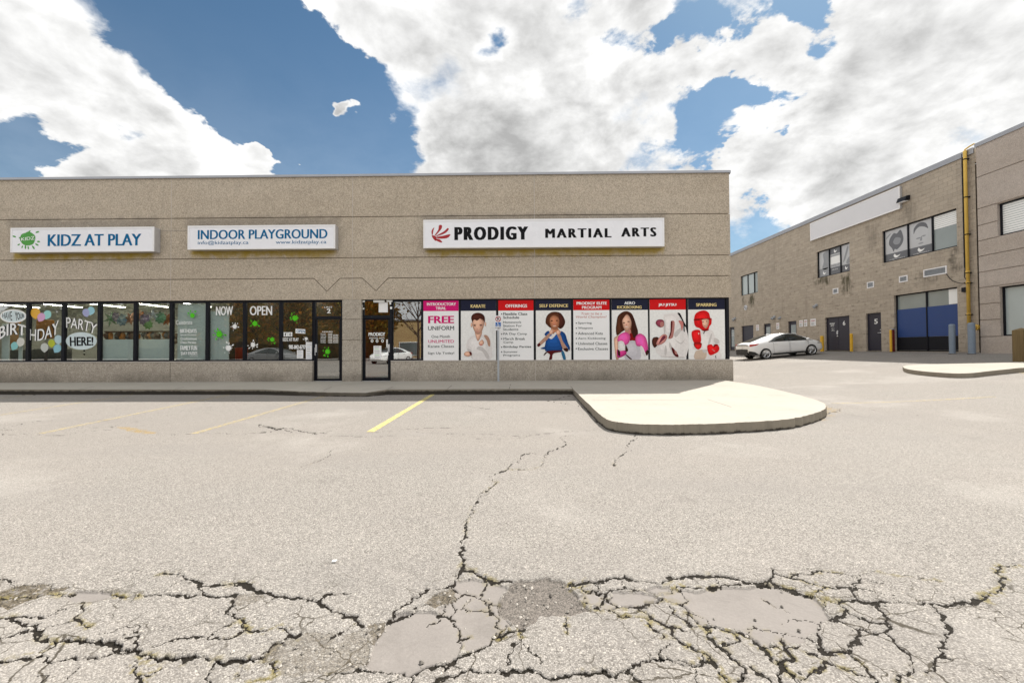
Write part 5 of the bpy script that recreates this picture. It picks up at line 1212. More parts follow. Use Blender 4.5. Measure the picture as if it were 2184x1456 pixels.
mb.build('block_wall', M['block'], house, HB)
mb = MB(); mb.box((WX - .06, YC + .02, ZR), (WX + .35, 75, ZR + .05)); mb.box((WX - .06, YC + .02, ZR - .20), (WX - .035, 75, ZR)); mb.build('coping', M['flash'], house, HB)
# smooth precast end standing slightly proud
XP = WX - .45; ZP = Wz(2140, 283, XP)
stp = []
M['panel'] = aggregate('precast_panel', (.47, .415, .375), (), .6, 30)
def reP(l, r, tl, bl): return (Wy(r, (tl + bl) / 2, XP), Wy(l, (tl + bl) / 2, XP), Wz(l, bl, XP), Wz(l, tl, XP))
PW = [reP(2127, 2330, 435, 504), reP(2133, 2330, 611.5, 716.5)]
zgr = [Wz(2089, v, XP) for v in (377, 445, 481, 514, 547, 581, 614, 649, 683, 718)]
YN = 3.0; YC2 = Wy(2086, 500, XP)
mb = MB(); lv = [-.1] + sorted(zgr) + [ZP]
for a, b in zip(lv[:-1], lv[1:]):
    hs = [h for h in PW if h[2] < b and h[3] > a]
    a2, b2 = a + .016, b - .016
    us = [YN] + sorted(sum([[h[0], h[1]] for h in hs], [])) + [YC2]
    for i in range(0, len(us), 2):
        if hs:
            # cut the row where the window crosses it
            mb.box((XP, us[i], a2), (XP + .05, us[i + 1], b2))
        else: mb.box((XP, us[i], a2), (XP + .05, us[i + 1], b2))
    for h in hs:
        if h[2] > a2 + .03: mb.box((XP, h[0], a2), (XP + .05, h[1], min(h[2], b2)))
        if h[3] < b2 - .03: mb.box((XP, h[0], max(h[3], a2)), (XP + .05, h[1], b2))
w2 = wall_holes(YN, YC2, -.1, ZP, PW, XP + .051, .2); mb.add(w2.v, w2.f)
mb.box((XP + .252, YN, -.1), (WX + 30, YC2 - .01, ZP - .5)); mb.box((XP + .052, YN, ZP - .5), (XP + .3, YC2, ZP - .003)); mb.add([(XP + .02, YC2, -.1), (WX + .2, YC2, -.1), (WX + .2, YC2, ZP - .003), (XP + .02, YC2, ZP - .003)], [(3, 2, 1, 0)])
mb.build('panel_wall', M['panel'], house, HB)
mb = MB(); mb.box((XP - .04, YN, ZP), (XP + .35, YC2 + .03, ZP + .045)); mb.box((XP - .04, YN, ZP - .12), (XP - .02, YC2 + .03, ZP)); mb.build('coping', M['flash'], house, HB)

M['duskglass'] = plain('dark_window_glass', (.10, .125, .13), .06, 0, .05, .6, spec=.9)
M['paleglass'] = plain('blind_behind_glass', (.40, .46, .47), .12, 0, .04, 2, spec=.8)
M['midglass'] = plain('hazy_window_glass', (.24, .28, .28), .08, 0, .1, .8, spec=.9)
M['film'] = plain('grey_window_film', (.50, .51, .53), .3, 0, .06, 1.5); M['filmdark'] = plain('dark_window_film', (.13, .135, .15), .3, 0, .06, 3); M['filmmid'] = plain('mid_window_film', (.27, .28, .30), .3, 0, .08, 3)
def whole_window(h, mulls, panes, xp, label_name='window', dep=.13):
    """frame with mullions; panes: list of builders or materials"""
    y0, y1, z0, z1 = h; X0 = xp + dep - .06; X1 = xp + dep + .04; fw = .05; mb = MB()
    y0 += .002; y1 -= .002; z0 += .002; z1 -= .002
    mb.box((X0, y0, z0), (X1, y0 + fw, z1)); mb.box((X0, y1 - fw, z0), (X1, y1, z1)); mb.box((X0, y0 + fw, z0), (X1, y1 - fw, z0 + fw)); mb.box((X0, y0 + fw, z1 - fw), (X1, y1 - fw, z1))
    ms = sorted(mulls)
    for m_ in ms: mb.box((X0, m_ - fw * .55, z0 + fw), (X1, m_ + fw * .55, z1 - fw))
    o = mb.build('window', M['black'], house, HB)
    eds = [y0 + fw] + sum([[m_ - fw * .55, m_ + fw * .55] for m_ in ms], []) + [y1 - fw]
    cells = [(eds[i], eds[i + 1], z0 + fw, z1 - fw) for i in range(0, len(eds), 2)][::-1]     # photo order: left first
    for c_, mt in zip(cells, panes):
        p = MB(); p.box((xp + dep, c_[0] + .001, c_[2] + .001), (xp + dep + .012, c_[1] - .001, c_[3] - .001)); p.build('pane', M[mt], o, HB)
    return o, cells
w1, c1 = whole_window(UW[0], [Wy(1593, 610), Wy(1606.7, 610)], ['paleglass', 'paleglass', 'midglass'], WX)
w2_, c2_ = whole_window(UW[1], [Wy(1766, 565), Wy(1790, 560)], ['film', 'film', 'film'], WX)
w3, c3 = whole_window(UW[2], [Wy(1933, 510), Wy(1985, 500)], ['film', 'film', 'midglass'], WX)
def pane_map(c_, xp=WX + .13):
    return lambda u, v, l=0: (xp - .002 - l, c_[1] - (c_[1] - c_[0]) * u, c_[2] + (c_[3] - c_[2]) * v)
def fshape(mb, mp, pts, m=0, l=0, sm=True):
    if sm: pts = smooth_pts(pts, 3)
    P_ = [mp(u, v, l) for u, v in pts]
    a = sum(pts[i][0] * pts[(i + 1) % len(pts)][1] - pts[(i + 1) % len(pts)][0] * pts[i][1] for i in range(len(pts)))
    mb.poly(P_ if a > 0 else P_[::-1], m)
FM_ = ['filmdark', 'filmmid', 'film', 'letwhite']
R4 = lambda a, b, c, d_: [(a, c), (b, c), (b, d_), (a, d_)]
BIRD = [(.36, .15), (.40, .09), (.48, .07), (.58, .10), (.66, .155), (.56, .135), (.48, .145), (.44, .185), (.40, .20)]
def film(o, c_, fn):
    mb = MB(); fn(mb, pane_map(c_)); mb.build('film_print', [M[k_] for k_ in FM_], o, HB)
def bird(mb, mp, dy=0): fshape(mb, mp, [(u, v + dy) for u, v in BIRD], 3, .004)
film(w3, c3[0], lambda mb, mp: (fshape(mb, mp, R4(0, 1, 0, .24), 0, .001, False), bird(mb, mp), put_text(mb, 'prodigymartialarts.ca', lambda u, v: mp(u, v, .003), .18, .85, .02, .055, 3), fshape(mb, mp, [(.30, .40), (.17, .55), (.20, .72), (.38, .88), (.52, .84), (.66, .93), (.74, .84), (.80, .62), (.72, .45), (.52, .33), (.42, .36), (.36, .28)], 0, .001), fshape(mb, mp, [(.35, .60), (.46, .72), (.68, .66), (.62, .50), (.44, .50)], 1, .002), fshape(mb, mp, [(.05, .80), (.22, .90), (.24, .87), (.06, .76)], 1, .001)))
film(w3, c3[1], lambda mb, mp: (fshape(mb, mp, [(.2, .3), (.18, .6), (.3, .84), (.55, .90), (.78, .80), (.84, .58), (.74, .34), (.5, .22)], 2, .001), fshape(mb, mp, [(.2, .66), (.22, .84), (.45, .96), (.72, .90), (.82, .72), (.66, .80), (.44, .84), (.28, .76)], 0, .002), fshape(mb, mp, ell(.4, .5, .1, .025, 10), 1, .002), fshape(mb, mp, ell(.63, .53, .09, .022, 10), 1, .002), fshape(mb, mp, ell(.5, .33, .12, .02, 10), 1, .002), fshape(mb, mp, [(.46, .42), (.52, .40), (.56, .44), (.54, .54), (.50, .5)], 1, .002), fshape(mb, mp, R4(0, 1, 0, .24), 0, .003, False), bird(mb, mp), put_text(mb, 'prodigymartialarts.ca', lambda u, v: mp(u, v, .006), .18, .85, .02, .055, 3)))
film(w2_, c2_[0], lambda mb, mp: (fshape(mb, mp, R4(0, 1, 0, .32), 1, .001, False), fshape(mb, mp, [(.3, .3), (.45, .6), (.4, .9), (.9, .98), (.98, .6), (.85, .3)], 1, .001), bird(mb, mp)))
film(w2_, c2_[1], lambda mb, mp: (fshape(mb, mp, R4(0, 1, 0, .27), 0, .001, False), fshape(mb, mp, R4(0, 1, .78, 1), 0, .001, False), bird(mb, mp, .75), fshape(mb, mp, R4(.04, .96, .40, .68), 3, .001, False), fshape(mb, mp, R4(0, 1, .70, .74), 1, .001, False), put_text(mb, 'MARTIAL ARTS', lambda u, v: mp(u, v, .002), .1, .95, .30, .37, 0), put_text(mb, 'OPEN HOUSE', lambda u, v: mp(u, v, .003), .15, .7, .16, .2, 3)))
film(w2_, c2_[2], lambda mb, mp: (fshape(mb, mp, R4(0, 1, 0, .26), 0, .001, False), bird(mb, mp), fshape(mb, mp, [(.15, .38), (.35, .62), (.62, .92), (.74, .86), (.55, .6), (.3, .4)], 1, .001), fshape(mb, mp, [(.5, .3), (.62, .45), (.95, .55), (1.0, .4), (.8, .28)], 1, .001)))
mb = MB(); mp = pane_map(c3[2])     # half-lowered blind in the third lite
for i in range(7): fshape(mb, mp, R4(.02, .98, .62 + i * .054, .62 + i * .054 + .046), 0, .002, False)
mb.build('blind', [M['letwhite']], w3, HB)
w4, c4 = whole_window((PW[0][0], PW[0][1], PW[0][2], PW[0][3]), [Wy(2240, 480, XP)], ['paleglass', 'paleglass'], XP + .04)
for c_ in c4:
    mb = MB(); mp = pane_map(c_, XP + .04 + .13)
    for i in range(13): fshape(mb, mp, R4(.0, 1, i / 13 + .005, i / 13 + .062), 0, .002, False)
    mb.build('blind', [M['letwhite']], w4, HB)
w5, c5 = whole_window(PW[1], [Wy(2250, 640, XP)], ['paleglass', 'paleglass'], XP + .04)
w6, c6 = whole_window((LW[0], LW[1], LW[2], LW[3]), [Wy(1972, 680)], ['midglass', 'midglass'], WX, dep=.16)
M['blueboard'] = plain('blue_board', (.018, .055, .20), .4, 0, .05, .8)
zb1, zb2 = (Wz(1940, 716.0 + 1.5) + Wz(2020, 717)) / 2, (Wz(1915, 659) + Wz(2040, 649)) / 2
for c_ in c6:
    mb = MB(); mb.box((WX + .12, c_[0] + .002, zb1), (WX + .155, c_[1] - .002, zb2)); mb.build('blue_panel', M['blueboard'], w6, HB)
    mb = MB(); mb.box((WX + .125, c_[0] + .002, c_[2] + .02), (WX + .155, c_[1] - .002, zb1 - .012)); mb.build('kick_panel', M['black'], w6, HB)
mb = MB(); mb.box((WX + .14, LW[0] + .06, zb2 + .02), (WX + .158, LW[0] + .5, LW[3] - .06)); mb.build('curtain', M['letwhite'], w6, HB)

# doors
def wdoor(h, kind, texts=()):
    y0, y1, z0, z1 = h; y0 += .003; y1 -= .003; X0, X1 = WX + .10, WX + .19; fw = .06; mb = MB()
    mb.box((X0 - .02, y0, z0), (X1, y0 + fw, z1 - .003)); mb.box((X0 - .02, y1 - fw, z0), (X1, y1, z1 - .003)); mb.box((X0 - .02, y0 + fw, z1 - fw), (X1, y1 - fw, z1 - .003))
    o = mb.build('door', M['navy'], house, HB, bevel=.004)
    leaves = [(y0 + fw, y1 - fw)] if kind != 'double' else [((y0 + y1) / 2 + .004, y1 - fw), (y0 + fw, (y0 + y1) / 2 - .004)]
    for a, b in leaves:
        mb = MB(); mb.box((X0, a + .004, z0 + .02), (X0 + .05, b - .004, z1 - fw - .004)); mb.build('door_leaf', M['navy'], o, HB, bevel=.004)
    mb = MB(); mb.box((WX - .02, y0, z0 - .06), (X1, y1, z0 - .001)); mb.build('threshold', M['conc'], o, HB)
    H_ = MB(); zh = z0 + .98
    if kind == 'double':
        ym = (y0 + y1) / 2 + .07; H_.box((X0 - .02, ym - .035, zh), (X0 - .001, ym + .035, zh + .26)); H_.tube([(X0 - .02, ym, zh + .03), (X0 - .07, ym, zh + .03), (X0 - .07, ym - .0, zh + .2), (X0 - .02, ym, zh + .2)], .014, 8); H_.box((X0 - .03, ym - .04, zh - .12), (X0 - .001, ym + .05, zh - .06))
    else:
        ym = y0 + fw + .08; H_.lathe((X0, ym, zh), (-1, 0, 0), [(0, .035), (.012, .035), (.014, .014), (.06, .014)], 12); H_.box((X0 - .075, ym - .012, zh - .012), (X0 - .055, ym + .11, zh + .012)); H_.lathe((X0, ym, zh + .16), (-1, 0, 0), [(0, .03), (.02, .028), (.021, 0)], 12)
    H_.build('handle', M['alu'], o, HB, smooth=False)
    if kind == 'glass':
        mb = MB(); mb.box((X0 - .004, y0 + fw + .13, z0 + .3), (X0 - .0005, y1 - fw - .13, z1 - fw - .2)); mb.build('pane', M['midglass'] if len(texts) else M['duskglass'], o, HB)
    mp = lambda u, v: (X0 - .006, y1 - (y1 - y0) * u, z0 + (z1 - z0) * v)
    if texts:
        mb = MB()
        for tx, a, b, c_, d_ in texts: put_text(mb, tx, mp, a, b, c_, d_, 0, bold=.03)
        mb.pieces([M['letwhite']], o, HB)
    return o
wdoor(DO[0], 'double', (('6', .68, .78, .73, .86), ('PRODIGY', .14, .35, .78, .83), ('ARTS', .17, .32, .72, .77), ('unit 6', .2, .33, .65, .68), ('office', .2, .33, .59, .62)))
wdoor(DO[1], 'single', (('5', .44, .68, .71, .84),))
wdoor(DO[2], 'single', ()); wdoor(DO[3], 'glass', (('PULL', .3, .7, .5, .55),)); wdoor(DO[4], 'glass', (('OFFICE', .3, .8, .55, .6),)); wdoor(DO[5], 'glass', (('12', .3, .6, .82, .9), ('UNIT', .25, .8, .70, .76), ('OFFICE', .2, .9, .62, .66)))
# vents, lamps, pipes on the wall
def vent(l, r, tl, tr, bl, br, nm='vent', n=7):
    y0, y1, z0, z1 = rect(l, r, tl, tr, bl, br); e = .05; mb = MB()
    mb.box((WX - .03, y0, z0), (WX - .001, y0 + e, z1)); mb.box((WX - .03, y1 - e, z0), (WX - .001, y1, z1)); mb.box((WX - .03, y0 + e, z0), (WX - .001, y1 - e, z0 + e)); mb.box((WX - .03, y0 + e, z1 - e), (WX - .001, y1 - e, z1))
    o = mb.build(nm, M['white'], house, HB)
    mb = MB(); mb.box((WX - .006, y0 + e, z0 + e), (WX - .0015, y1 - e, z1 - e))
    for i in range(n):
        zz = z0 + e + (z1 - z0 - 2 * e) * (i + .5) / n; h = (z1 - z0 - 2 * e) / n * .3
        mb.add([(WX - .025, y0 + e, zz - h), (WX - .025, y1 - e, zz - h), (WX - .008, y1 - e, zz + h), (WX - .008, y0 + e, zz + h)], [(0, 1, 2, 3)])
    mb.build('louvre', M['galv'], o, HB)
vent(1777, 1788.4, 616, 613.5, 627.5, 625); vent(1850, 1864.6, 602, 599.5, 615, 612.8); vent(1918.5, 1936.6, 589, 586.8, 602.6, 600.5); vent(1970.5, 2020, 575.5, 566.3, 591.6, 583.5, 'louvre_vent', 9)
y_, z_ = W(1591, 656); mb = MB(); mb.lathe((WX, y_, z_), (-1, 0, 0), [(0, .22), (.04, .22), (.04, .15), (.10, .14), (.10, .10), (.02, .09), (.02, 0)], 18); mb.build('round_vent', M['alu'], house, HB)
def wall_lamp(px, py, sz=.16, nm='wall_light'):
    y_, z_ = W(px, py); mb = MB()
    mb.box((WX - .05, y_ - sz * .5, z_ - sz * .5), (WX - .001, y_ + sz * .5, z_ + sz * .5)); mb.lathe((WX - .05, y_, z_ - sz * .1), (-.8, 0, -.6), [(0, sz * .35), (sz, sz * .6), (sz * 1.1, sz * .55), (sz * 1.1, 0)], 14)
    mb.build(nm, M['galv'], house, HB, bevel=.005)
wall_lamp(1652, 676, .2); wall_lamp(1664.7, 677, .14); wall_lamp(1742, 651, .18); wall_lamp(1568, 679, .2)
y0, y1, z0, z1 = rect(1922, 1941.5, 424, 417, 432, 427)
mb = MB(); mb.prism([(WX - .002, y1, z0 + .02), (WX - .002, y1, z1 + .03), (WX - .18, y1, z1), (WX - .27, y1, z0 - .02)], (0, y0 - y1, 0)); wp = mb.build('wall_light', M['black'], house, HB, bevel=.01)
mb = MB(); mb.box((WX - .25, y0 + .04, z0 - .045), (WX - .05, y1 - .04, z0 - .022)); mb.build('lens', M['white'], wp, HB)
yp, _ = W(2062, 500, WX - .12); xp = WX - .12; zt = Wz(2060, 321, xp); zbp = Wz(2065.5, 694, xp)
mb = MB(); mb.tube([(xp, yp, zbp), (xp, yp, zt - .1), (xp, yp, zt)], .062, 14)
mb.tube([(xp, yp, zt - .02), (xp, yp, zt + .05), (xp, yp - .2, zt + .11), (xp, YC - .1, zt + .13)], .03, 8)
for py in (580, 603, 670): zz = Wz(2063, py, xp); mb.lathe((xp, yp, zz), (0, 0, 1), [(-.03, .063), (-.03, .078), (.03, .078), (.03, .063)], 14)
mb.tube([(xp, yp, zbp + .02), (xp, yp, zbp - .12), (xp, yp - .1, zbp - .12)], .05, 10)
gp_ = mb.build('gas_pipe', M['paleyel'], house, HB, smooth=True)
mb = MB()
for py in (338, 420, 500, 582, 604, 671): zz = Wz(2063, py, xp); mb.box((xp - .075, yp - .075, zz - .018), (WX - .001, yp + .075, zz + .018))
mb.build('pipe_bracket', M['black'], gp_, HB)
yc, _ = W(2055, 450, WX - .04); mb = MB(); zc0, zc1 = Wz(2056, 572, WX - .04), Wz(2053, 328, WX - .04)
mb.tube([(WX - .04, yc, zc1), (WX - .04, yc, zc0)], .028, 8); mb.tube([(WX - .04, yc, zc0), (WX - .05, yc + .02, zc0 - .4), (WX - .06, yc - .15, zc0 - .7), (WX - .05, yc - .03, zc0 - .95)], .014, 6)
va, vb = W(2018, 584, WX - .03), W(2052, 602, WX - .03)
mb.tube(smooth_pts([(WX - .03, va[0], va[1]), (WX - .03, va[0] * .6 + vb[0] * .4, va[1] * .6 + vb[1] * .4 - .16), (WX - .03, vb[0], vb[1] - .05), (WX - .03, vb[0] - .15, vb[1])], 4, False), .012, 6)
mb.box((WX - .09, yc - .1, zc0 - 1.05), (WX - .001, yc + .12, zc0 - .85)); mb.build('cable_conduit', M['black'], house, HB)
yv, zv = W(2080, 698, WX - .3); mb = MB(); mb.lathe((WX, yv, zv), (-1, 0, 0), [(0, .06), (.2, .06), (.2, .12), (.3, .13), (.31, .09), (.38, .085), (.38, 0)], 16); mb.build('hose_connection', M['paleyel'], house, HB, smooth=False)

# things fixed to or standing by the warehouse
yb0, yb1 = Wy(1919, 420, WX - .12), Wy(1728, 495, WX - .12); zs_ = [(Wz(1919, 395, WX - .12) + Wz(1728, 478, WX - .12)) / 2, (Wz(1919, 444, WX - .12) + Wz(1728, 515, WX - .12)) / 2]
b = (WX, (yb0 + yb1) / 2, zs_[1]); o = thing('blank_sign', 'long blank white sign board below the warehouse roof edge', 'sign', b)
mb = MB(); mb.box((WX - .10, yb0, zs_[1]), (WX - .002, yb1, zs_[0])); mb.build('cabinet', M['alu'], o, b)
M['fadedface'] = plain('faded_sign_face', (.66, .665, .70), .35, 0, .04, .5)
mb = MB(); mb.box((WX - .118, yb0 + .06, zs_[1] + .06), (WX - .101, yb1 - .06, zs_[0] - .06)); mb.build('face', M['fadedface'], o, b)
mb = MB(); e = .058
for q_ in (((yb0, zs_[1]), (yb0 + e, zs_[0])), ((yb1 - e, zs_[1]), (yb1, zs_[0])), ((yb0 + e, zs_[1]), (yb1 - e, zs_[1] + e)), ((yb0 + e, zs_[0] - e), (yb1 - e, zs_[0]))): mb.box((WX - .13, q_[0][0], q_[0][1]), (WX - .101, q_[1][0], q_[1][1]))
mb.build('trim', M['white'], o, b)
NT_ = [((1613, 1618.7, 692.5, 705), 'small white notice between the two leftmost warehouse doors', 'PARK'), ((1656, 1662, 688.5, 702), 'white red-lettered notice on the wall right of the narrow glass door', 'NO'), ((1705, 1712.4, 683, 696.8), 'white notice nearest the glass door with a pale sheet in it', 'PRIVATE'), ((1715, 1721.7, 681.5, 696), 'white notice in the middle of three in a row left of door 6', 'RESERVED'), ((1728.6, 1740, 679.6, 694.8), 'widest white notice nearest the double door numbered 6', 'DELIVERIES')]
for (l, r, t0, b0), lb, tx in NT_:
    y0, y1 = Wy(r, t0), Wy(l, t0); z0, z1 = Wz((l + r) / 2, b0), Wz((l + r) / 2, t0); bb = (WX, (y0 + y1) / 2, z0); o = thing('notice_sign', lb, 'sign', bb, 0, 'notices on the warehouse wall')
    mb = MB(); mb.box((WX - .012, y0, z0), (WX - .001, y1, z1)); mb.build('plate', M['white'], o, bb)
    mp = lambda u, v: (WX - .0135, y1 - (y1 - y0) * u, z0 + (z1 - z0) * v); mb = MB()
    put_text(mb, tx, mp, .14, .86, .62, .82, 0, bold=.03)
    for k in range(4): fshape(mb, lambda u, v, l=0: mp(u, v), R4(.14, random.Random(k).uniform(.6, .88), .12 + k * .11, .16 + k * .11), 1, 0, False)
    mb.pieces([M['crimson'], M['ink']], o, bb, 'small_print')
def bollard(px, pt, pb, x, r, mt, label, cat='bollard', grp=None, cap=None):
    y_, z1 = W(px, pt, x); g0 = float(gz(x)); b = (x, y_, g0); o = thing('bollard', label, cat, b, 0, grp); mb = MB(); H_ = z1 - g0
    prof = [(-.05, r), (H_ - .04, r), (H_ - .012, r * .82), (H_, r * .45), (H_ + .002, 0)]
    mb.lathe((0, 0, 0), (0, 0, 1), prof, 20); mb.build('post', M[mt], o, smooth=False)
    mb = MB(); mb.lathe((0, 0, 0), (0, 0, 1), [(-.02, r * 1.25), (.015, r * 1.22), (.02, r + .001)], 20); mb.build('footing', M['conc'], o)
    return o
bollard(2030, 691, 752, 19.2, .105, 'bluegrey', 'blue-grey steel bollard in front of the blue boarded window', grp='bollards before the warehouse')
bollard(2071.5, 688, 754, 19.2, .115, 'bluegrey', 'blue-grey steel bollard at the foot of the yellow gas pipe', grp='bollards before the warehouse')
bollard(1753, 716, 751, 19.7, .10, 'yellow', 'yellow bollard on the left of double door 6, behind the car nose', grp='bollards before the warehouse')
bollard(1815.5, 711, 752, 19.75, .075, 'yellow', 'thin yellow bollard on the right of double door 6', grp='bollards before the warehouse')
bollard(1899.5, 703, 751, 19.75, .055, 'yellow', 'slim orange-yellow bollard right of door 5 beside a red channel', grp='bollards before the warehouse')
y_, z1 = W(1905.5, 703); b = (WX, y_, GB); o = thing('downspout', 'dark red channel post against the wall left of the blue boarded window', 'downspout', b); mb = MB()
mb.box((-.10, -.07, 0), (-.09, .07, z1 - GB)); mb.box((-.09, .05, 0), (-.002, .07, z1 - GB)); mb.box((-.09, -.07, 0), (-.002, -.05, z1 - GB)); mb.build('channel', M['rust'], o)
mb = MB(); mb.box((-.12, -.08, z1 - GB + .001), (-.002, .08, z1 - GB + .05)); mb.build('cap', M['galv'], o)
m, t, out = newmat('weathered_timber'); co = ocoord(t); gr = nd(t, 'ShaderNodeMapping', {0: co, 3: (14, 14, .9)}).outputs[0]; nn = noise(t, gr, 1.6, 6, .65)
pbr(t, out, mixc(t, nn, (.07, .045, .018), (.26, .19, .09)), .85, 0, nn, .4, .01); M['timber'] = m
p = G(2180, 770.5); zt = CAMP.z + p.y / 890 * (738.5 - 700); o = thing('timber_post', 'square weathered brown timber post at the right edge by the island', 'post', tuple(p)); k = p.y / 890; mb = MB()
h_ = zt - p.z; w_ = 9.5 * k; mb.box((-w_, -w_, -.05), (w_, w_, h_ - .05)); mb.add([(-w_, -w_, h_ - .05), (w_, -w_, h_ - .05), (w_, w_, h_ - .05), (-w_, w_, h_ - .05), (0, 0, h_ + .03)], [(0, 1, 4), (1, 2, 4), (2, 3, 4), (3, 0, 4)]); mb.build('timber', M['timber'], o, bevel=.01)
# ------------------------------------------------------------------ the car
def interp(x, tab): a = np.array(tab); return float(np.interp(x, a[:, 0], a[:, 1]))
TOPZ = [(-2.29, .88), (-2.25, .97), (-2.1, 1.03), (-1.7, 1.14), (-1.2, 1.305), (-.7, 1.405), (-.2, 1.445), (.2, 1.435), (.6, 1.36), (1.0, 1.205), (1.4, 1.02), (1.6, .95), (1.9, .85), (2.15, .73), (2.25, .63), (2.29, .55)]
BELT = [(-2.29, .84), (-2.1, .96), (-1.2, 1.0), (0, .955), (1.3, .905), (1.6, .85), (2.0, .72), (2.29, .48)]
BOT = [(-2.29, .45), (-2.15, .33), (-1.8, .22), (1.9, .20), (2.2, .25), (2.29, .36)]
WID = [(-2.29, .66), (-2.2, .78), (-2.0, .85), (-1.4, .895), (1.3, .895), (1.8, .84), (2.1, .72), (2.29, .45)]
ROOF = [(-2.29, .56), (-1.9, .60), (-1.0, .56), (0, .60), (.8, .63), (1.2, .74), (1.8, .72), (2.1, .58), (2.29, .36)]
def section(x):
    w_, zb, zl, zt, wr = interp(x, WID), interp(x, BOT), interp(x, BELT), interp(x, TOPZ), interp(x, ROOF)
    zl = min(zl, zt - .03); zr = max(zt - .05, zl + .012)
    wl_ = .95 * w_; wr = min(wr, wl_ - .02)
    return [(0, zb), (.86 * w_, zb), (.975 * w_, zb + .10), (w_, zb + .45 * (zl - zb)), (.992 * w_, zl - .09), (wl_, zl), (wl_ + (wr - wl_) * .5 + .018, zl + (zr - zl) * .5), (wr, zr), (wr * .82, zt - .012), (wr * .4, zt), (0, zt + .004)]
def side_pt(x, s, off=.012):
    sec = section(x); a, b, c = sec[5], sec[6], sec[7]
    y = np.interp(s, [0, .5, 1], [a[0], b[0], c[0]]); z = np.interp(s, [0, .5, 1], [a[1], b[1], c[1]])
    return x, y + off * .8, z + off * .5
def top_pt(x, s, off=.012):
    sec = section(x); return x, sec[8][0] * s, sec[8][1] + (sec[10][1] - sec[8][1]) * (1 - abs(s)) + off
M['carwhite'] = plain('white_car_paint', (.84, .85, .86), .22, 0, .01, 2, spec=.6, coat=.6)
M['carglass'] = plain('car_glass', (.012, .018, .018), .05, 0, .1, 3, spec=.9)
M['tyre'] = plain('tyre_rubber', (.014, .014, .015), .8, 0, .1, 20); M['rim'] = plain('alloy_rim', (.55, .56, .58), .3, .8, .05, 9)
M['trim'] = plain('black_plastic', (.012, .012, .013), .5, 0, .1, 20); M['tail'] = plain('tail_lamp_red', (.42, .02, .015), .15, 0, .08, 20, spec=.8, coat=.5)
M['lampclear'] = plain('clear_lamp', (.45, .47, .5), .1, .3, .1, 20)
fr_ = G(1630, 765.8); ff_ = G(1727, 757.3)
YCAR = (fr_.y + ff_.y) / 2; axle = (-1.37, 1.32); sc_ = 1.0
xm_ = (fr_.x + ff_.x) / 2 - (axle[0] + axle[1]) / 2
cpos = Vector((xm_ + .12, YCAR + .85, float(gz(xm_)))); pit = math.atan2(float(gz(xm_ + 1.3)) - float(gz(xm_ - 1.3)), 2.6)
car = thing('parked_car', 'white five-door hatchback parked nose-in to the warehouse wall, rear towards the shops', 'car', cpos)
car.rotation_euler = (0, -pit, 0)
xs = np.concatenate([[-2.29, -2.25, -2.18], np.linspace(-2.08, 2.08, 34), [2.18, 2.25, 2.29]])
vs = []; fs = []
NS = 11
for x in xs:
    s = section(x); rg = [(y, z) for y, z in s] + [(-y, z) for y, z in reversed(s[1:-1])]
    vs += [(x, y, z) for y, z in rg]
NR = 2 * NS - 2
for i in range(len(xs) - 1):
    for k in range(NR): fs.append((i * NR + k, i * NR + (k + 1) % NR, (i + 1) * NR + (k + 1) % NR, (i + 1) * NR + k))
fs += [tuple(range(NR)), tuple(reversed(range((len(xs) - 1) * NR, len(xs) * NR)))]
bmsh = MB(); bmsh.add(vs, [tuple(reversed(f)) for f in fs]); body = bmsh.build('body', [M['carwhite'], M['trim']], car, smooth=True)
bm = bmesh.new(); bm.from_mesh(body.data); bmesh.ops.recalc_face_normals(bm, faces=bm.faces); bm.to_mesh(body.data); bm.free()
sub = body.modifiers.new('round', 'SUBSURF'); sub.levels = 1; sub.render_levels = 1
cut = MB()
for a in axle:
    for s in (-1, 1): cut.lathe((a, s * .62, .325), (0, s, 0), [(0, 0), (0, .385), (.5, .385), (.5, 0)], 32)
cuto = cut.build('arch_cutter', [M['trim']])
bm = bmesh.new(); bm.from_mesh(cuto.data); bmesh.ops.remove_doubles(bm, verts=bm.verts, dist=1e-3); bmesh.ops.recalc_face_normals(bm, faces=bm.faces); bm.to_mesh(cuto.data); bm.free()
bo = body.modifiers.new('arches', 'BOOLEAN'); bo.operation = 'DIFFERENCE'; bo.object = cuto; bo.solver = 'EXACT'
dg = bpy.context.evaluated_depsgraph_get(); nm_ = bpy.data.meshes.new_from_object(body.evaluated_get(dg))
body.modifiers.clear(); body.data = nm_; nm_.name = 'body'
bpy.data.objects.remove(cuto)
def grid_patch(mb, fn, us, lo, hi, n=5, m=0):
    vv = []; 
    for u in us:
        a, b = lo(u), hi(u)
        for j in range(n + 1): vv.append(fn(u, a + (b - a) * j / n))
    mb.add(vv, [(i * (n + 1) + j, (i + 1) * (n + 1) + j, (i + 1) * (n + 1) + j + 1, i * (n + 1) + j + 1) for i in range(len(us) - 1) for j in range(n)], m)
stop = lambda u: float(np.interp(u, [-1.05, -.65, -.15, .45, .95, 1.46], [.06, .56, .85, .90, .80, .06]))
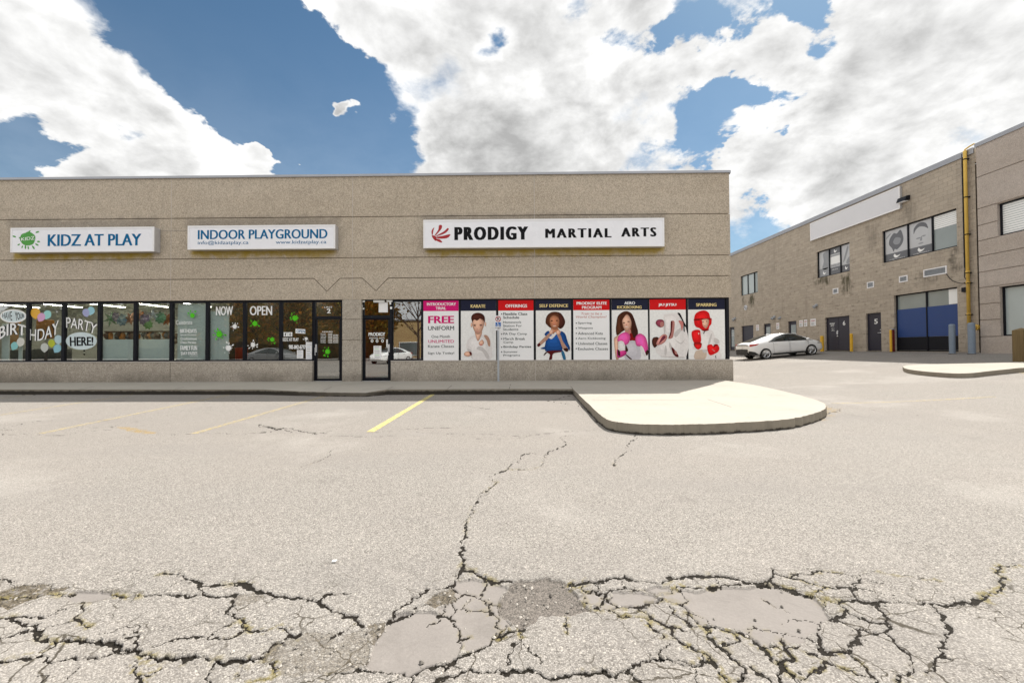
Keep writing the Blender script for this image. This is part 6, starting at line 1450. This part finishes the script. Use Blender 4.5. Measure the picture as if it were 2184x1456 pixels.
for s in (-1, 1):
    mir = (lambda f: (lambda u, v: (f(u, v)[0], s * f(u, v)[1], f(u, v)[2])))
    mb = MB(); grid_patch(mb, mir(lambda u, v: side_pt(u, v, .008)), np.linspace(-1.12, 1.50, 34), lambda u: .0, lambda u: min(1, stop(u) + .10)); mb.build('window_trim', M['trim'], car, smooth=True)
    for a, b in ((-.95, .04), (.12, 1.38)):
        mb = MB(); grid_patch(mb, mir(lambda u, v: side_pt(u, v, .016)), np.linspace(a, b, 18), lambda u: .06, stop); mb.build('side_window', M['carglass'], car, smooth=True)
    for a, b, nm in ((-.88, .05, 'door'), (.11, 1.16, 'door')):
        # shut lines and handles
        mb = MB()
        for xx in (a, b):
            sec = [section(xx)[k] for k in (2, 3, 4, 5)]
            mb.tube([(xx, s * (y + .003), z) for y, z in sec], .004, 5)
        mb.build('door_seam', M['trim'], car)
        xh = a + .14; sc4 = section(xh)[4]; mb = MB(); mb.box((xh - .09, s * (sc4[0] + .002), sc4[1] - .03), (xh + .09, s * (sc4[0] + .028), sc4[1])); mb.build('door_handle', M['carwhite'], car, bevel=.008)
    sec = section(1.12); mb = MB(); mb.lathe((1.10, s * (sec[5][0] + .02), sec[5][1] + .06), (0, s, .12), [(0, .03), (.06, .075), (.14, .08), (.19, .05), (.2, 0)], 14); mb.build('mirror', M['carwhite'], car, smooth=True)
    mb = MB(); grid_patch(mb, mir(lambda u, v: (u, interp(u, WID) * (.985 + .018 * (1 - abs(v - .5))) + .008, .80 + .17 * v)), np.linspace(-2.22, -1.72, 10), lambda u: float(np.interp(u, [-2.22, -1.9, -1.72], [.05, .35, .75])), lambda u: float(np.interp(u, [-2.22, -1.9, -1.72], [.85, .88, .80]))); mb.build('tail_light', M['tail'], car, smooth=True)
    mb = MB(); grid_patch(mb, mir(lambda u, v: (u, interp(u, WID) * .97 + .012, .62 + .14 * v)), np.linspace(1.75, 2.16, 8), lambda u: .35, lambda u: float(np.interp(u, [1.75, 2.16], [.95, .5]))); mb.build('headlight', M['lampclear'], car, smooth=True)
    mb = MB(); grid_patch(mb, mir(lambda u, v: (u, interp(u, WID) * .98 + .008, interp(u, BOT) + .0 + .09 * v)), np.linspace(-.95, .9, 14), lambda u: 0, lambda u: 1.0, 2); mb.build('sill_trim', M['trim'], car, smooth=True)
    mb = MB(); grid_patch(mb, mir(lambda u, v: (u, interp(u, WID) * .985 + .012, .26 + .30 * v)), np.linspace(-2.27, -1.80, 9), lambda u: .12, lambda u: float(np.interp(u, [-2.27, -2.0, -1.80], [.95, .75, .2])), 3); mb.build('bumper_trim', M['trim'], car, smooth=True)
    for a in axle:
        wy = s * .80; c_ = (a, wy, .325); mb = MB()
        mb.lathe(c_, (0, s, 0), [(-.11, .235), (-.11, .30), (-.085, .325), (.085, .325), (.105, .305), (.105, .238), (.07, .235)], 36); wh = mb.build('wheel', M['tyre'], car, smooth=True)
        mb = MB(); mb.lathe(c_, (0, s, 0), [(.06, .20), (.09, .205), (.104, .236), (.085, .24)], 36); mb.lathe(c_, (0, s, 0), [(.095, 0), (.095, .045), (.07, .05)], 16)
        for k in range(5):
            an = 2 * math.pi * k / 5 + .3
            for da in (-.16, .16):
                p0 = (a + .04 * math.cos(an), wy + s * .085, .325 + .04 * math.sin(an)); p1 = (a + .22 * math.cos(an + da), wy + s * .082, .325 + .22 * math.sin(an + da)); mb.tube([p0, p1], [.02, .016], 6)
        mb.build('rim', M['rim'], wh)
        mb = MB(); mb.lathe(c_, (0, s, 0), [(.0, 0), (.02, .19), (.0, .2)], 24); mb.build('brake_disc', M['trim'], wh)
mb = MB(); grid_patch(mb, lambda u, v: top_pt(u, v, .010), np.linspace(-2.02, -.75, 14), lambda u: -.9, lambda u: .9, 8); mb.build('rear_window', M['carglass'], car, smooth=True)
mb = MB(); grid_patch(mb, lambda u, v: top_pt(u, v, .010), np.linspace(.52, 1.42, 9), lambda u: -.95, lambda u: .95, 8); mb.build('windscreen', M['carglass'], car, smooth=True)
mb = MB(); mb.box((-2.312, -.62, .50), (-2.27, .62, .66)); mb.box((-2.30, -.60, .30), (-2.2, .60, .495)); mb.build('rear_bumper', M['trim'], car, bevel=.02)
mb = MB(); mb.box((-2.318, -.15, .70), (-2.300, .15, .80)); mb.build('licence_plate', M['letwhite'], car, bevel=.004)
mb = MB(); mb.box((-2.30, -.66, .88), (-2.255, .66, .93)); mb.build('spoiler', M['trim'], car, bevel=.01)
mb = MB(); mb.prism([(-.75, -.006, 1.395), (-.50, -.006, 1.425), (-.70, -.006, 1.475)], (0, .012, 0)); mb.build('antenna', M['carwhite'], car)

# ------------------------------------------------------------------ what the shop glass mirrors: the far side of the lot, behind the camera
m, t, out = newmat('autumn_leaf'); inf = nd(t, 'ShaderNodeNewGeometry').outputs['Random Per Island']
cr_ = nd(t, 'ShaderNodeValToRGB', {0: inf}); el_ = cr_.color_ramp.elements; el_[0].color = (.10, .09, .012, 1); el_[1].color = (.46, .17, .015, 1); e_ = el_.new(.5); e_.color = (.20, .14, .012, 1)
pbr(t, out, cr_.outputs[0], .7); M['leaf'] = m
M['bark'] = plain('tree_bark', (.045, .033, .022), .9, 0, .2, 8)
def tree(x, y_, h, r, n, label, bare=False, seed=0):
    rr = random.Random(seed); o = thing('autumn_tree' if not bare else 'bare_tree', label, 'tree', (x, y_, 0), 0, 'trees mirrored in the shop windows'); mb = MB(); tips = []
    mb.tube([(0, 0, -.1), (.05, 0, h * .3), (0, .05, h * .62)], [.16, .12, .06], 8)
    for i in range(14 if bare else 10):
        a = rr.uniform(0, 6.28); z0 = h * rr.uniform(.28, .6); L = r * rr.uniform(.6, 1.0); p1 = (L * .5 * math.cos(a), L * .5 * math.sin(a), z0 + L * .45); p2 = (L * math.cos(a), L * math.sin(a), z0 + L * rr.uniform(.7, 1.1))
        mb.tube([(0, 0, z0), p1, p2], [.06, .04, .012], 6); tips += [p1, p2]
        if bare:
            for j in range(4): b = a + rr.uniform(-.9, .9); mb.tube([p1 if j % 2 else p2, (p2[0] + .8 * math.cos(b), p2[1] + .8 * math.sin(b), p2[2] + rr.uniform(.3, 1))], [.025, .006], 5)
    mb.build('trunk', M['bark'], o); mb = MB()
    for i in range(n):
        c = Vector(rr.choice(tips)) if rr.random() < .5 else Vector((0, 0, h * .62)); d = Vector((rr.gauss(0, 1), rr.gauss(0, 1), rr.gauss(0, .85))); d = d.normalized() * r * (.55 if c.x or c.y else .85) * rr.random() ** .4
        p = c + d; s_ = rr.uniform(.07, .2); u = Vector((rr.gauss(0, 1), rr.gauss(0, 1), rr.gauss(0, 1))).normalized(); v = u.orthogonal().normalized() * s_; u = u * s_
        mb.add([p - u, p + v, p + u, p - v], [(0, 1, 2, 3)])
    if n: mb.build('crown', M['leaf'], o)
for i, (x, y_, h, r) in enumerate(((-16, -17, 8.5, 3.2), (-21, -19, 9.5, 3.6), (-26.5, -18, 9, 3.4), (-31.5, -20, 8, 3.2))):
    tree(x, y_, h, r, 3600, ['golden autumn tree mirrored in the doors of the playground', 'orange-brown autumn tree mirrored under the word OPEN', 'olive autumn tree mirrored under the word NOW', 'dull autumn tree mirrored in the middle shop windows'][i], False, 30 + i)
M['leaf2'] = plain('olive_leaf', (.085, .092, .055), .7, 0, .3, 2)
src = [o for o in col.objects if o.name.startswith('autumn_tree')]
for i, (x, y_, sc_) in enumerate(((-37, -21, 1.0), (-43, -23, 1.15), (-49, -22, .95), (-55, -24, 1.2), (-61, -23, 1.05))):
    c = copy_tree(src[i % 4]); c.location = (x, y_, 0); c.rotation_euler = (0, 0, 1.3 * i + .5); c.scale = (sc_, sc_, sc_ * .9); 
    for ch in c.children:
        if ch.name.startswith('crown'):
            if 'olive' not in globals():
                olive = {}
            k_ = ch.data.name
            if k_ not in olive: olive[k_] = ch.data.copy(); olive[k_].materials[0] = M['leaf2']
            ch.data = olive[k_]
    c['label'] = 'far autumn tree mirrored behind the birthday lettering and the pale middle windows'
tree(-10.8, -15, 8.0, 3.0, 0, 'bare forked tree mirrored in the narrow window left of the posters', True, 5)
M['tanwall'] = aggregate('far_shop_wall', (.42, .30, .15), (), .8, 6)
b = (-3, -34, 0); o = thing('low_building', 'low tan building mirrored in the narrow window left of the posters', 'building', b); mb = MB()
mb.box((-20, -46, -.1), (8, -34, 5.6)); mb.build('wall', M['tanwall'], o, b)
mb = MB(); mb.box((-20.1, -46.1, 5.601), (8.1, -33.85, 5.8)); mb.build('coping', M['flash'], o, b)
for i in range(6):
    mb = MB(); mb.box((-18.5 + i * 4, -33.99, .3), (-15.6 + i * 4, -33.9, 2.4)); wn_ = mb.build('window', M['white'], o, b); mb = MB(); mb.box((-18.4 + i * 4, -33.895, .4), (-15.7 + i * 4, -33.88, 2.3)); mb.build('pane', M['duskglass'], wn_, b)
def wood(name, label, c0, c1, x0, x1, y_, h0, h1, seed):
    m, t, out = newmat(name + '_leaf'); nn = noise(t, ocoord(t), 1.6, 8, .8); pbr(t, out, mixc(t, sstep(t, nn, .35, .65), c0, c1), .9, 0, nn, 1, .5)
    mb = MB(); vs = []; n_ = int(x1 - x0) + 1
    for i in range(n_):
        x = x0 + i; hh = h0 + h1 * vnoise(np.array([x]), np.array([0.]), .3, seed)[0]
        for j in range(9): vs.append((x, y_ + 2.2 * math.sin(j / 8 * 3.14) * (.6 + .8 * vnoise(np.array([x]), np.array([j * 1.]), .35, 3)[0]), j / 8 * hh))
    mb.add(vs, [(i * 9 + j, i * 9 + j + 1, (i + 1) * 9 + j + 1, (i + 1) * 9 + j) for i in range(n_ - 1) for j in range(8)]); tag(mb.build(name, m), label, 'trees', kind='stuff')
wood('treeline', 'far autumn treeline mirrored in the shop windows', (.045, .05, .008), (.22, .10, .015), -46, -18, -30, 6.5, 3.5, 9)
wood('far_wood', 'dull olive wood mirrored in the leftmost shop windows', (.045, .05, .03), (.17, .165, .10), -95, -40, -36, 6.0, 4.0, 12)
lab = {(-11.6, -8.5, 1.9): 'white car mirrored in the narrow window left of the posters', (-20.2, -5.0, 0.2): 'grey car mirrored in the window under the word OPEN'}
for (x, y_, rz), lb in lab.items():
    c = copy_tree(car)
    if 'grey' in lb:
        M['greycar'] = plain('grey_car_paint', (.12, .125, .13), .25, 0, .02, 2, spec=.6, coat=.6)
        for ch in c.children:
            if ch.name.startswith(('body', 'door_handle', 'mirror', 'antenna')):
                ch.data = ch.data.copy(); ch.data.materials[0] = M['greycar']
    c.location = (x, y_, 0); c.rotation_euler = (0, 0, rz); c['label'] = lb

p = G(713, 1199); o = thing('paper_scrap', 'small white paper scrap lying on the open asphalt left of the long crack', 'litter', (p.x, p.y, .006)); mb = MB()
mb.prism([(-.013, -.007, 0), (.010, -.010, .002), (.015, .006, .006), (.002, .010, .002), (-.011, .007, .004)], (0, 0, .003)); mb.build('paper', M['letwhite'], o)
